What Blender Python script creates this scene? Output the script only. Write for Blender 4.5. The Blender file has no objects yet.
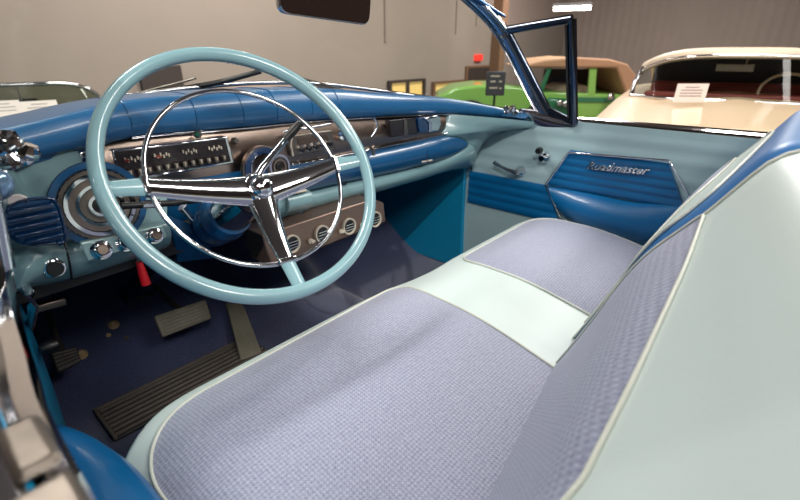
import bpy, bmesh, math, random
from mathutils import Vector, Matrix
random.seed(7)
SC = bpy.context.scene
COL = SC.collection
V = Vector
PI = math.pi

# ---------------------------------------------------------------- camera
FPX, HOR, VPX = 460.0, 50.0, 840.0
CAM = V((-0.7977, 0.0, 1.1642))
_t = math.atan((250 - HOR) / FPX)
_y = math.atan((VPX - 400) / math.hypot(FPX, 250 - HOR))
CF = V((math.cos(_y) * math.cos(_t), math.sin(_y) * math.cos(_t), -math.sin(_t)))
CR = V((math.sin(_y), -math.cos(_y), 0))
CU = CR.cross(CF)
def ray(u, v): return CF + CR * ((u - 400) / FPX) - CU * ((v - 250) / FPX)
def at(u, v, X=None, Y=None, Z=None, D=None):
    """the real point that stands on plane X / Y / Z (or at depth D) along a sight line"""
    r = ray(u, v)
    if D is not None: return CAM + r * D
    if X is not None: return CAM + r * ((X - CAM.x) / r.x)
    if Y is not None: return CAM + r * ((Y - CAM.y) / r.y)
    return CAM + r * ((Z - CAM.z) / r.z)
cd = bpy.data.cameras.new('camera'); cam = bpy.data.objects.new('camera', cd); COL.objects.link(cam)
cam.location = CAM
cam.matrix_world = Matrix.Translation(CAM) @ Matrix((CR, CU, -CF)).transposed().to_4x4()
cd.sensor_width = 36; cd.lens = FPX / 800 * 36; cd.clip_start = 0.01; cd.clip_end = 100
cd.dof.use_dof = True; cd.dof.focus_distance = 0.95; cd.dof.aperture_fstop = 4.5
SC.camera = cam
SC.view_settings.view_transform = 'Standard'; SC.view_settings.look = 'None'
SC.view_settings.exposure = 0.1; SC.view_settings.gamma = 1.0

# ---------------------------------------------------------------- materials
def lin(c):
    return tuple(((x / 255) / 12.92 if x / 255 <= .04045 else ((x / 255 + .055) / 1.055) ** 2.4) for x in c)
def mat(name, rgb, rough=.5, metal=0., noise=.0, nscale=30., bump=0., bscale=60., coat=0., spec=.5, emit=0., alpha=1., sheen=0.):
    m = bpy.data.materials.new(name); m.use_nodes = True
    nt = m.node_tree; p = nt.nodes['Principled BSDF']
    col = lin(rgb) + (1,)
    p.inputs['Base Color'].default_value = col
    p.inputs['Roughness'].default_value = rough
    p.inputs['Metallic'].default_value = metal
    p.inputs['Coat Weight'].default_value = coat
    p.inputs['Specular IOR Level'].default_value = spec
    p.inputs['Alpha'].default_value = alpha
    if sheen: p.inputs['Sheen Weight'].default_value = sheen
    if emit:
        p.inputs['Emission Color'].default_value = col; p.inputs['Emission Strength'].default_value = emit
    tc = nt.nodes.new('ShaderNodeTexCoord')
    nz = nt.nodes.new('ShaderNodeTexNoise'); nz.inputs['Scale'].default_value = nscale; nz.inputs['Detail'].default_value = 4
    nt.links.new(tc.outputs['Object'], nz.inputs['Vector'])
    mx = nt.nodes.new('ShaderNodeMix'); mx.data_type = 'RGBA'; mx.blend_type = 'MULTIPLY'
    mx.inputs[0].default_value = 1.0
    mx.inputs[6].default_value = col
    rp = nt.nodes.new('ShaderNodeMapRange'); rp.inputs['To Min'].default_value = 1 - noise; rp.inputs['To Max'].default_value = 1 + noise
    nt.links.new(nz.outputs['Fac'], rp.inputs['Value']); nt.links.new(rp.outputs['Result'], mx.inputs[7])
    nt.links.new(mx.outputs[2], p.inputs['Base Color'])
    if bump:
        n2 = nt.nodes.new('ShaderNodeTexNoise'); n2.inputs['Scale'].default_value = bscale; n2.inputs['Detail'].default_value = 3
        nt.links.new(tc.outputs['Object'], n2.inputs['Vector'])
        b = nt.nodes.new('ShaderNodeBump'); b.inputs['Strength'].default_value = bump; b.inputs['Distance'].default_value = .003
        nt.links.new(n2.outputs['Fac'], b.inputs['Height']); nt.links.new(b.outputs['Normal'], p.inputs['Normal'])
    return m
def wovenmat(name, rgb1, rgb2, period, axes='XY'):
    """brocade: small blossoms between raised threads"""
    m = bpy.data.materials.new(name); m.use_nodes = True
    nt = m.node_tree; p = nt.nodes['Principled BSDF']; N = nt.nodes.new; L = nt.links.new
    tc = N('ShaderNodeTexCoord'); sp = N('ShaderNodeSeparateXYZ'); L(tc.outputs['Object'], sp.inputs[0])
    def mth(op, a, b=None):
        n = N('ShaderNodeMath'); n.operation = op
        for i, q in enumerate((a, b)):
            if q is None: continue
            if isinstance(q, (int, float)): n.inputs[i].default_value = q
            else: L(q, n.inputs[i])
        return n.outputs[0]
    a = sp.outputs[axes[0]]; b = sp.outputs[axes[1]]
    k = 2 * PI / period
    s = mth('ADD', a, b); d = mth('SUBTRACT', a, b)
    s1 = mth('SINE', mth('MULTIPLY', s, k)); d1 = mth('SINE', mth('MULTIPLY', d, k))
    w1 = mth('MULTIPLY', s1, d1)
    s2 = mth('SINE', mth('MULTIPLY', a, k * 2.6)); d2 = mth('SINE', mth('MULTIPLY', b, k * 2.6))
    w2 = mth('MULTIPLY', s2, d2)
    tot = mth('ADD', mth('MULTIPLY', w1, .6), mth('MULTIPLY', w2, .35))
    nz = N('ShaderNodeTexNoise'); nz.inputs['Scale'].default_value = 260; nz.inputs['Detail'].default_value = 3
    L(tc.outputs['Object'], nz.inputs['Vector'])
    tot = mth('ADD', tot, mth('MULTIPLY', mth('SUBTRACT', nz.outputs['Fac'], .5), 2.2))
    mr = N('ShaderNodeMapRange'); mr.inputs['From Min'].default_value = -1.2; mr.inputs['From Max'].default_value = 1.2
    L(tot, mr.inputs['Value'])
    cr = N('ShaderNodeMix'); cr.data_type = 'RGBA'; cr.inputs[6].default_value = lin(rgb1) + (1,); cr.inputs[7].default_value = lin(rgb2) + (1,)
    L(mr.outputs['Result'], cr.inputs[0]); L(cr.outputs[2], p.inputs['Base Color'])
    bp = N('ShaderNodeBump'); bp.inputs['Strength'].default_value = .5; bp.inputs['Distance'].default_value = .0012
    L(mr.outputs['Result'], bp.inputs['Height']); L(bp.outputs['Normal'], p.inputs['Normal'])
    p.inputs['Roughness'].default_value = .62; p.inputs['Sheen Weight'].default_value = .25
    return m
def glassmat(name, tint=(225, 232, 228), mixf=.06):
    m = bpy.data.materials.new(name); m.use_nodes = True
    nt = m.node_tree; nt.nodes.clear()
    o = nt.nodes.new('ShaderNodeOutputMaterial'); t = nt.nodes.new('ShaderNodeBsdfTransparent'); g = nt.nodes.new('ShaderNodeBsdfGlossy')
    t.inputs[0].default_value = lin(tint) + (1,); g.inputs['Roughness'].default_value = .02
    fr = nt.nodes.new('ShaderNodeFresnel'); fr.inputs[0].default_value = 1.3
    ml = nt.nodes.new('ShaderNodeMath'); ml.operation = 'MINIMUM'; ml.inputs[1].default_value = mixf * .5
    mx = nt.nodes.new('ShaderNodeMixShader')
    nt.links.new(fr.outputs[0], ml.inputs[0]); nt.links.new(ml.outputs[0], mx.inputs[0])
    nt.links.new(t.outputs[0], mx.inputs[1]); nt.links.new(g.outputs[0], mx.inputs[2]); nt.links.new(mx.outputs[0], o.inputs[0])
    return m
M = dict(
    rim=mat('teal_enamel', (126, 162, 170), .22, noise=.03, coat=.6),
    chrome=mat('chrome', (212, 212, 216), .07, 1., noise=.03),
    satin=mat('brushed_metal', (152, 136, 126), .3, 1., noise=.12, nscale=60, bump=.05, bscale=200),
    dull=mat('worn_metal', (120, 112, 104), .4, .9, noise=.3, nscale=50),
    pad=mat('blue_vinyl_pad', (28, 88, 134), .34, noise=.06, nscale=20, coat=.25, bump=.12, bscale=300),
    lowpad=mat('deep_blue_enamel', (6, 72, 116), .35, noise=.06, nscale=20, coat=.35),
    paleblue=mat('pale_blue_enamel', (112, 144, 150), .3, noise=.08, nscale=12, coat=.4),
    navy=mat('navy_enamel', (8, 42, 80), .25, noise=.1, coat=.6),
    doorblue=mat('blue_door_vinyl', (0, 88, 140), .38, noise=.12, nscale=14, coat=.2, bump=.25, bscale=25),
    doorpale=mat('pale_door_vinyl', (150, 176, 182), .42, noise=.05, nscale=14),
    white=mat('pale_seat_vinyl', (196, 210, 208), .42, noise=.025, nscale=8, bump=.08, bscale=250),
    seatblue=mat('blue_seat_vinyl', (42, 108, 170), .4, noise=.06, nscale=10),
    welt=mat('seat_welt', (196, 200, 190), .4),
    woven=wovenmat('brocade_cushion', (104, 110, 138), (176, 180, 198), .012, 'XY'),
    wovenb=wovenmat('brocade_back', (98, 104, 134), (160, 166, 186), .020, 'XZ'),
    carpet=mat('navy_carpet', (46, 54, 88), .95, noise=.7, nscale=220, bump=.9, bscale=350, sheen=.3),
    teal=mat('teal_kick_vinyl', (10, 120, 160), .4, noise=.06),
    rubber=mat('black_rubber', (38, 36, 36), .55, noise=.2),
    ridge=mat('worn_rubber_ridge', (92, 84, 78), .5, noise=.3),
    pedal=mat('grey_rubber_pedal', (116, 112, 98), .6, noise=.25, nscale=40),
    black=mat('black', (14, 13, 14), .4),
    dark=mat('underdash_dark', (26, 24, 26), .6, noise=.4),
    red=mat('red_plastic', (200, 20, 30), .35),
    glassdk=mat('gauge_face', (34, 28, 30), .22, noise=.2),
    ivory=mat('ivory_marks', (190, 180, 165), .5),
    glass=glassmat('clear_glass'),
    tint=glassmat('tinted_glass', (150, 160, 140), .08),
    cream=mat('cream_paint', (232, 206, 172), .3, noise=.03, nscale=3, coat=.6),
    creamtop=mat('ivory_roof_cloth', (192, 174, 152), .6, noise=.05),
    green=mat('lime_green_paint', (126, 176, 84), .3, noise=.05, coat=.6),
    dgreen=mat('deep_green_paint', (10, 104, 72), .3, coat=.6),
    tan=mat('tan_canvas', (176, 134, 104), .8, noise=.08),
    greygreen=mat('grey_green_paint', (84, 92, 82), .35, coat=.5),
    paper=mat('white_paper', (240, 226, 220), .7),
    ink=mat('grey_ink', (150, 136, 136), .7),
    redink=mat('red_leather', (120, 40, 34), .5),
    wood=mat('brown_wood', (120, 88, 66), .6, noise=.2),
    brown=mat('dark_brown_board', (62, 48, 42), .7, noise=.1),
    wallm=mat('tan_plaster', (158, 141, 132), .85, noise=.06, nscale=1.5, bump=.1, bscale=8),
    wallg=mat('grey_corrugated', (150, 136, 128), .7, noise=.12, nscale=1.2),
    concrete=mat('concrete', (110, 102, 96), .5, noise=.15, nscale=2),
    ceilm=mat('ceiling_dark', (96, 94, 98), .9, noise=.1, nscale=2),
    lamp=mat('lamp_tube', (255, 246, 226), .5, emit=9.),
    amber=mat('lit_window', (235, 196, 120), .5, emit=.45),
    exitm=mat('exit_red', (235, 50, 40), .5, emit=1.2),
)

# ---------------------------------------------------------------- mesh helpers
def finish(name, bm, m, parent=None, smooth=40, bevel=0., bseg=2):
    bmesh.ops.remove_doubles(bm, verts=bm.verts, dist=1e-6)
    bmesh.ops.recalc_face_normals(bm, faces=bm.faces)
    me = bpy.data.meshes.new(name); bm.to_mesh(me); bm.free()
    for p in me.polygons: p.use_smooth = True
    me.set_sharp_from_angle(angle=math.radians(smooth))
    ms = m if isinstance(m, (list, tuple)) else [m]
    for q in ms: me.materials.append(q)
    o = bpy.data.objects.new(name, me); COL.objects.link(o)
    if parent is not None:
        o.parent = parent
        o.matrix_parent_inverse = Matrix.Identity(4)
        # parts are modelled in world space: bring them into their parent's frame
        pm = world(parent)
        me.transform(pm.inverted())
    if bevel:
        b = o.modifiers.new('bevel', 'BEVEL'); b.width = bevel; b.segments = bseg; b.limit_method = 'ANGLE'; b.angle_limit = math.radians(35)
    return o
def world(o):
    m = o.matrix_basis.copy()
    while o.parent: o = o.parent; m = o.matrix_basis @ m
    return m
def thing(name, label, cat, loc=(0, 0, 0), group=None):
    o = bpy.data.objects.new(name, None); COL.objects.link(o); o.location = loc; o.empty_display_size = .05
    o['label'] = label; o['category'] = cat
    if group: o['group'] = group
    return o
def tag(o, label, cat, group=None):
    o['label'] = label; o['category'] = cat
    if group: o['group'] = group
    return o
def struct(o): o['kind'] = 'structure'; return o
def grid(bm, rows, closed_u=False, closed_v=False):
    vs = [[bm.verts.new(p) for p in r] for r in rows]
    n, k = len(vs), len(vs[0])
    for i in range(n if closed_u else n - 1):
        for j in range(k if closed_v else k - 1):
            q = [vs[i][j], vs[(i + 1) % n][j], vs[(i + 1) % n][(j + 1) % k], vs[i][(j + 1) % k]]
            try: bm.faces.new(q)
            except ValueError: pass
    return vs
def fan(bm, ring):
    c = bm.verts.new(sum((v.co for v in ring), V()) / len(ring))
    for i in range(len(ring)):
        try: bm.faces.new((ring[i], ring[(i + 1) % len(ring)], c))
        except ValueError: pass
def box(bm, c, s, axes=None):
    c = V(c); ax = axes or (V((1, 0, 0)), V((0, 1, 0)), V((0, 0, 1)))
    v = []
    for i in (-.5, .5):
        for j in (-.5, .5):
            for k in (-.5, .5):
                v.append(bm.verts.new(c + ax[0] * (i * s[0]) + ax[1] * (j * s[1]) + ax[2] * (k * s[2])))
    for f in ((0, 1, 3, 2), (4, 6, 7, 5), (0, 4, 5, 1), (2, 3, 7, 6), (0, 2, 6, 4), (1, 5, 7, 3)):
        bm.faces.new([v[i] for i in f])
def frame_of(t, up=V((0, 0, 1))):
    t = t.normalized()
    if abs(t.dot(up)) > .97: up = V((0, 1, 0)) if abs(t.y) < .9 else V((1, 0, 0))
    a = t.cross(up).normalized(); return a, a.cross(t).normalized()
def tube(bm, pts, r, n=10, closed=False, flat=1., up=V((0, 0, 1))):
    pts = [V(p) for p in pts]; k = len(pts); rows = []
    rs = r if isinstance(r, (list, tuple)) else [r] * k
    for i, p in enumerate(pts):
        a = pts[(i - 1) % k] if (closed or i) else p
        b = pts[(i + 1) % k] if (closed or i < k - 1) else p
        e1, e2 = frame_of(b - a, up)
        rows.append([p + e1 * (rs[i] * math.cos(q)) + e2 * (rs[i] * flat * math.sin(q)) for q in [2 * PI * j / n for j in range(n)]])
    vs = grid(bm, rows, closed_u=closed, closed_v=True)
    if not closed: fan(bm, vs[0]); fan(bm, vs[-1])
def lathe(bm, o, ax, prof, n=24):
    """prof: list of (distance along axis, radius)"""
    o = V(o); ax = V(ax).normalized(); e1, e2 = frame_of(ax)
    rows = [[o + ax * d + e1 * (r * math.cos(q)) + e2 * (r * math.sin(q)) for q in [2 * PI * j / n for j in range(n)]] for d, r in prof]
    vs = grid(bm, rows, closed_v=True); fan(bm, vs[0]); fan(bm, vs[-1])
def spline(pts, n, closed=False):
    pts = [V(p) for p in pts]; k = len(pts)
    if k == 2: return [pts[0].lerp(pts[1], i / (n - 1)) for i in range(n)]
    def P(i): return pts[i % k] if closed else pts[max(0, min(k - 1, i))]
    dense = []
    segs = k if closed else k - 1
    for i in range(segs):
        p0, p1, p2, p3 = P(i - 1), P(i), P(i + 1), P(i + 2)
        for j in range(24):
            t = j / 24
            dense.append(.5 * ((2 * p1) + (p2 - p0) * t + (2 * p0 - 5 * p1 + 4 * p2 - p3) * t * t + (3 * p1 - p0 - 3 * p2 + p3) * t ** 3))
    dense.append(P(0).copy() if closed else pts[-1].copy())
    L = [0]
    for a, b in zip(dense, dense[1:]): L.append(L[-1] + (b - a).length)
    out = []; j = 0; m = n if closed else n - 1
    for i in range(n):
        d = L[-1] * i / m
        while j < len(L) - 2 and L[j + 1] < d: j += 1
        s = (d - L[j]) / max(1e-9, L[j + 1] - L[j]); out.append(dense[j].lerp(dense[j + 1], min(1, max(0, s))))
    return out
def band(bm, top, bot, bulge=0., dirn=(0, -1, 0), n=40, k=12, thick=.01, power=1., straight=False):
    """panel between two 3-D edges, bulged along dirn, with real thickness"""
    d = V(dirn).normalized()
    T = spline(top, n) if not straight else [V(p) for p in top]; B = spline(bot, n) if not straight else [V(p) for p in bot]
    n = len(T)
    bl = bulge if callable(bulge) else (lambda s: bulge)
    rows = []
    for i in range(n):
        s = i / (n - 1); r = []
        for j in range(k + 1):
            t = j / k
            r.append(T[i].lerp(B[i], t) + d * (bl(s) * math.sin(PI * t) ** power))
        rows.append(r)
    f = grid(bm, rows)
    b = grid(bm, [[p - d * thick for p in r] for r in rows])
    for i in range(n - 1):
        bm.faces.new((f[i][0], f[i + 1][0], b[i + 1][0], b[i][0])); bm.faces.new((f[i][-1], f[i + 1][-1], b[i + 1][-1], b[i][-1]))
    for j in range(k):
        bm.faces.new((f[0][j], f[0][j + 1], b[0][j + 1], b[0][j])); bm.faces.new((f[-1][j], f[-1][j + 1], b[-1][j + 1], b[-1][j]))
def prism(bm, outline, d):
    """closed outline (3-D, planar) extruded by vector d"""
    d = V(d); a = [bm.verts.new(V(p)) for p in outline]; b = [bm.verts.new(V(p) + d) for p in outline]
    bm.faces.new(a); bm.faces.new(b[::-1])
    for i in range(len(a)):
        j = (i + 1) % len(a); bm.faces.new((a[i], a[j], b[j], b[i]))
def roundpoly(pts, rs, seg=8):
    """2-D polygon with rounded corners"""
    out = []; k = len(pts)
    rs = rs if isinstance(rs, (list, tuple)) else [rs] * k
    for i in range(k):
        p = V((*pts[i], 0)); a = V((*pts[i - 1], 0)); b = V((*pts[(i + 1) % k], 0))
        r = min(rs[i], (a - p).length * .49, (b - p).length * .49)
        s = p + (a - p).normalized() * r; e = p + (b - p).normalized() * r
        for j in range(seg + 1):
            t = j / seg; q = s * (1 - t) ** 2 + p * 2 * t * (1 - t) + e * t * t
            out.append((q.x, q.y))
    return out
def densify(poly, step):
    out = []
    for i in range(len(poly)):
        a = V(poly[i]); b = V(poly[(i + 1) % len(poly)]); n = max(1, int((b - a).length / step))
        for j in range(n): out.append(tuple(a.lerp(b, j / n)))
    return out
def patch(bm, outline, f, puff, rings=14, edge=.25):
    """upholstered patch: outline in surface coordinates, f(a, b, h) gives the 3-D point"""
    cx = sum(p[0] for p in outline) / len(outline); cy = sum(p[1] for p in outline) / len(outline)
    rows = []
    for k in range(rings + 1):
        s = 1 - k / (rings + .6)
        h = puff * (1 - max(0, (1 - (1 - s) / edge)) ** 2) if k else 0
        rows.append([f(cx + (p[0] - cx) * s, cy + (p[1] - cy) * s, h) for p in outline])
    vs = grid(bm, rows, closed_v=True); fan(bm, vs[-1])
B = bmesh.new
def P1(name, m, parent, fn, **kw):
    bm = B(); fn(bm); return finish(name, bm, m, parent, **kw)

# ================================================================ THE HALL
GZ = -0.2
def quadbox(name, a, b, m):
    bm = B(); a = V(a); b = V(b); box(bm, (a + b) / 2, (b - a)); return struct(finish(name, bm, m))
FY, RX, BX, BY, CZ = 6.6, 14.5, -7.0, -7.0, 4.3
quadbox('floor', (BX, BY, GZ - .1), (RX, FY, GZ), M['concrete'])
quadbox('ceiling', (BX, BY, CZ), (RX, FY, CZ + .1), M['ceilm'])
quadbox('wall_front', (BX, FY, GZ), (RX + .1, FY + .1, CZ), M['wallm'])
bm = B()
rows = []
n = 240
for i in range(n + 1):
    y = BY + (FY - BY) * i / n; x = RX - (.012 if i % 4 in (1, 2) else 0)
    rows.append([V((x, y, GZ)), V((x, y, CZ))])
f = grid(bm, rows)
r2 = [[V((RX + .1, r[0].y, GZ)), V((RX + .1, r[0].y, CZ))] for r in rows]
g2 = grid(bm, r2)
struct(finish('wall_right', bm, M['wallg'], smooth=20))
quadbox('wall_left', (BX - .1, BY, GZ), (BX, FY, CZ), M['wallm'])
quadbox('wall_back', (BX, BY - .1, GZ), (RX + .1, BY, CZ), M['wallg'])

def wallpt(u, v, off=0.): return at(u, v, Y=FY - off)
# lit windows low in the front wall
for i, (u0, u1, v0, v1, npane) in enumerate(((388, 422, 82, 102, 2), (432, 462, 83, 102, 1))):
    a, b = wallpt(u0, v0), wallpt(u1, v0); zt = a.z; zb = wallpt(u0, v1).z
    w = thing('window_%d' % (i + 1), '', '', ((a.x + b.x) / 2, FY, zb)); del w['label']; del w['category']; struct(w)
    fr = B(); t = .05
    for x in (a.x, b.x) + ((a.x + b.x) / 2,) * (npane - 1): box(fr, (x, FY - .04, (zt + zb) / 2), (t * 1.4, .08, zt - zb))
    for z in (zt, zb): box(fr, ((a.x + b.x) / 2, FY - .04, z), (b.x - a.x + t, .082, t))
    finish('frame', fr, M['brown'] if i == 0 else M['wood'], w)
    P1('pane', M['amber'], w, lambda m_: box(m_, ((a.x + b.x) / 2, FY - .02, (zt + zb) / 2), (b.x - a.x, .02, zt - zb)))
# brown board on the wall, seen through the wheel
a, b, c = wallpt(136, 66), wallpt(178, 66), wallpt(150, 98)
o = P1('wall_board', M['brown'], None, lambda m_: box(m_, ((a.x + b.x) / 2, FY - .04, (a.z + c.z) / 2), (b.x - a.x, .08, a.z - c.z)))
tag(o, 'plain dark brown board on the tan wall, seen through the steering wheel', 'board')
# framed picture, red sign, post
a, b, c = wallpt(465, 66), wallpt(489, 66), wallpt(470, 82)
t = thing('framed_picture', 'small dark framed picture on the far wall beside the wooden post', 'picture', ((a.x + b.x) / 2, FY, c.z))
P1('frame', M['wood'], t, lambda m_: box(m_, ((a.x + b.x) / 2, FY - .03, (a.z + c.z) / 2), (b.x - a.x, .06, a.z - c.z)), bevel=.01)
P1('print', M['brown'], t, lambda m_: box(m_, ((a.x + b.x) / 2, FY - .065, (a.z + c.z) / 2), (b.x - a.x - .14, .01, a.z - c.z - .09)))
a, b = wallpt(474, 54.5), wallpt(480, 60.5)
o = P1('wall_sign', M['exitm'], None, lambda m_: box(m_, ((a.x + b.x) / 2, FY - .04, (a.z + b.z) / 2), (b.x - a.x, .08, a.z - b.z)), bevel=.01)
tag(o, 'small glowing red sign high on the far wall above the framed picture', 'sign')
p = at(497, 60, D=9.2)
o = P1('wooden_post', M['wood'], None, lambda m_: box(m_, (p.x, p.y, (GZ + CZ) / 2), (.22, .22, CZ - GZ)), bevel=.02)
tag(o, 'tall brown wooden post in front of the far wall', 'post')
for i, u in enumerate((385, 455, 475)):
    q = wallpt(u, 40)
    o = P1('conduit', M['wallm'], None, lambda m_: tube(m_, [(q.x, FY - .02, 1.3 + .2 * i), (q.x, FY - .02, CZ)], .018, 8), smooth=60)
    tag(o, ['thin grey conduit on the far wall, above the lit window frames', 'thin grey conduit on the far wall, middle one of three', 'thin grey conduit on the far wall, nearest the red sign'][i], 'conduit', 'conduits on the far wall')
# fluorescent lamps hanging from the ceiling
def lampfix(name, c, L, ang, label, vis=True, em=None):
    t = thing(name, label, 'lamp', (c[0], c[1], c[2]), 'fluorescent lamps hung from the ceiling')
    ax = (V((math.cos(ang), math.sin(ang), 0)), V((-math.sin(ang), math.cos(ang), 0)), V((0, 0, 1)))
    P1('housing', M['ceilm'], t, lambda m_: box(m_, V(c) + V((0, 0, .06)), (L, .2, .05), ax))
    P1('tube', M['lamp'], t, lambda m_: tube(m_, [V(c) - ax[0] * L * .48, V(c) + ax[0] * L * .48], .045, 10))
    for s in (-.4, .4):
        q = V(c) + ax[0] * (s * L)
        P1('cord', M['dull'], t, lambda m_: tube(m_, [q + V((0, 0, .08)), (q.x, q.y, CZ)], .006, 6))
    return t
q = at(572, 8, D=9.0)
lampfix('hanging_lamp', q, .72, math.radians(-76), 'glowing white tube lamp hanging above the vent window corner')

def area(name, loc, size, energy, target=None, color=(1, .96, .9), sizey=None, spread=180):
    l = bpy.data.lights.new(name, 'AREA'); l.energy = energy; l.color = color
    l.shape = 'RECTANGLE'; l.size = size; l.size_y = sizey or size; l.spread = math.radians(spread)
    o = bpy.data.objects.new(name, l); COL.objects.link(o); o.location = loc
    d = (V(target) - V(loc)) if target else V((0, 0, -1))
    o.rotation_euler = d.to_track_quat('-Z', 'Y').to_euler(); return o
# unseen area lights standing in for the hall's overhead lighting, no fixtures built
area('unseen_hall_light', (-1.6, -1.6, CZ - .25), .9, 22, (0, .5, .6), sizey=.9)
area('unseen_hall_light', (-.9, 2.6, CZ - .1), 1.8, 120, (-.3, .6, .6), sizey=.5)
area('unseen_hall_light', (2.2, -1.2, CZ - .1), 2.0, 70, (0, .6, .6), sizey=.5)
area('unseen_hall_light', (4.2, 0.5, CZ - .1), 2.6, 175, None, sizey=.8)
area('unseen_hall_light', (2.6, 3.9, CZ - .3), 3.0, 230, (2.0, 6.6, 1.2), sizey=.5)
area('unseen_hall_light', (8.5, 3.2, CZ - .1), 2.6, 420, None, sizey=.8)
area('unseen_hall_light', (-3.0, 4.0, CZ - .1), 2.4, 80, (-2.5, 6.6, 1.5), sizey=.8)
area('unseen_hall_light', (.1, -3.2, CZ - .3), 1.0, 70, (-.2, 1.2, .3), sizey=.8)  # added to brighten the dark footwell under the dash
area('unseen_hall_light', (-1.9, -2.9, CZ - .4), .8, 60, (.4, 1.2, .4), sizey=.8)  # added to brighten the footwell and the passenger kick panel
sp = bpy.data.lights.new('added_kick_spot', 'SPOT'); sp.energy = 380; sp.spot_size = math.radians(13); sp.spot_blend = .2; sp.shadow_soft_size = .04; sp.color = (1, .96, .9)  # unseen spot added to put a patch of light on the far kick panel
so = bpy.data.objects.new('added_kick_spot', sp); COL.objects.link(so); so.location = (-3.4, -1.6, 3.7)
so.rotation_euler = (V((.72, 1.2, .55)) - V(so.location)).to_track_quat('-Z', 'Y').to_euler()
w = bpy.data.worlds.new('world'); SC.world = w; w.use_nodes = True
w.node_tree.nodes['Background'].inputs[0].default_value = (.5, .47, .45, 1); w.node_tree.nodes['Background'].inputs[1].default_value = .3

# ================================================================ BACKGROUND CARS
# --- cream car facing us
def local(o, f):
    f = V(f).normalized(); l = V((0, 0, 1)).cross(f)     # f = forward, l = its left
    return lambda x, y, z: V(o) + l * x + f * y + V((0, 0, z))
o0 = at(740, 90, D=3.75); o0.z = 0
fw = V((-.975, -.2, 0))
Lc = local(o0, fw)
t = thing('cream_car', 'cream closed car parked nose towards the blue convertible, paper card in its windshield', 'car', (o0.x, o0.y, GZ))
def bodyfn(m_):
    rows = []
    for i in range(27):
        y = -2.0 + i * 4.0 / 26
        rr = []
        hood = .80 - .03 * max(0, y) - (0.0 if y < 1.7 else (y - 1.7) ** 2 * 1.2)
        for j in range(29):
            s = -1 + 2 * j / 28
            x = .93 * math.copysign(1 - (1 - min(1, abs(s) / .8)) ** 1.0, s) if abs(s) < .8 else math.copysign(.93 + .03 * math.sin((abs(s) - .8) / .2 * PI), s)
            if abs(s) < .8:
                e = abs(s) / .8
                z = hood - .05 * e ** 6 - .02 * math.exp(-((e - .62) / .12) ** 2) + .012 * math.exp(-(e / .15) ** 2)
            else:
                z = hood - .05 - (abs(s) - .8) / .2 * .72
            rr.append(Lc(x, y, z))
        rows.append(rr)
    vs = grid(m_, rows)
    m_.faces.new(vs[0]); m_.faces.new(vs[-1][::-1])
P1('body', M['cream'], t, bodyfn, smooth=50)
def roofln(y, z, w, k=20): return [Lc(w * (1 - 2 * i / k), y - .22 * abs(1 - 2 * i / k) ** 3, z - .13 * abs(1 - 2 * i / k) ** 4) for i in range(k + 1)]
def roofn(m_):
    rows = [roofln(.02, 1.135, .76), roofln(.0, 1.165, .77), roofln(-.25, 1.185, .77), roofln(-.8, 1.18, .76), roofln(-1.3, 1.1, .74), roofln(-1.5, .95, .72)]
    grid(m_, rows); grid(m_, [[p - V((0, 0, .035)) for p in r] for r in rows])
P1('roof', M['creamtop'], t, roofn, smooth=60)
P1('roof_trim', M['chrome'], t, lambda m_: tube(m_, [p + V((0, 0, -.012)) for p in roofln(.03, 1.135, .765)], .014, 8), smooth=60)
for s in (-1, 1):
    P1('windshield_pillar', M['chrome'], t, lambda m_: tube(m_, [Lc(s * .745, -.2, 1.02), Lc(s * .80, -.12, .9), Lc(s * .80, -.1, .77)], .02, 8), smooth=60)
cw = lambda z, w, y: [Lc(w * (1 - i / 10), y - .2 * abs(1 - i / 10) ** 3, z - .1 * abs(1 - i / 10) ** 4 * (1 if z > 1 else 0)) for i in range(21)]
P1('windscreen', M['glass'], t, lambda m_: grid(m_, [cw(1.125, .75, .02), cw(.79, .80, .2)]), smooth=60)
P1('cowl_trim', M['chrome'], t, lambda m_: tube(m_, cw(.79, .80, .21), .014, 8), smooth=60)
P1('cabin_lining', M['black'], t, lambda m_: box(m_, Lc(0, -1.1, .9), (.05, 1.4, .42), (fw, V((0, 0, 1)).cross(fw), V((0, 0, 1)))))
P1('front_seat', M['redink'], t, lambda m_: (box(m_, Lc(0, -.75, .80), (.15, 1.36, .16), (fw, V((0, 0, 1)).cross(fw), V((0, 0, 1))))), bevel=.03)
P1('interior_dash', M['redink'], t, lambda m_: box(m_, Lc(0, -.05, .8), (.12, 1.4, .06), (fw, V((0, 0, 1)).cross(fw), V((0, 0, 1)))), bevel=.02)
sw = [Lc(.36 + .2 * math.cos(a_), -.30 - .09 * math.sin(a_), .83 + .15 * math.sin(a_)) for a_ in [2 * PI * i / 28 for i in range(28)]]
P1('driving_wheel', M['creamtop'], t, lambda m_: tube(m_, sw, .011, 8, closed=True), smooth=60)
P1('rear_mirror', M['dull'], t, lambda m_: (box(m_, Lc(-.07, -.08, 1.03), (.03, .26, .055), (fw, V((0, 0, 1)).cross(fw), V((0, 0, 1)))), tube(m_, [Lc(0, -.09, 1.05), Lc(0, -.05, 1.11)], .008, 6)), bevel=.012)
for s in (-1, 1):
    for y in (1.3, -1.5):
        P1('wheel', M['rubber'], t, lambda m_: lathe(m_, Lc(s * .7, y, GZ + .33), V((0, 0, 1)).cross(fw) * s, [(0, .2), (0, .33), (.2, .33), (.2, .2)], 24))
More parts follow.
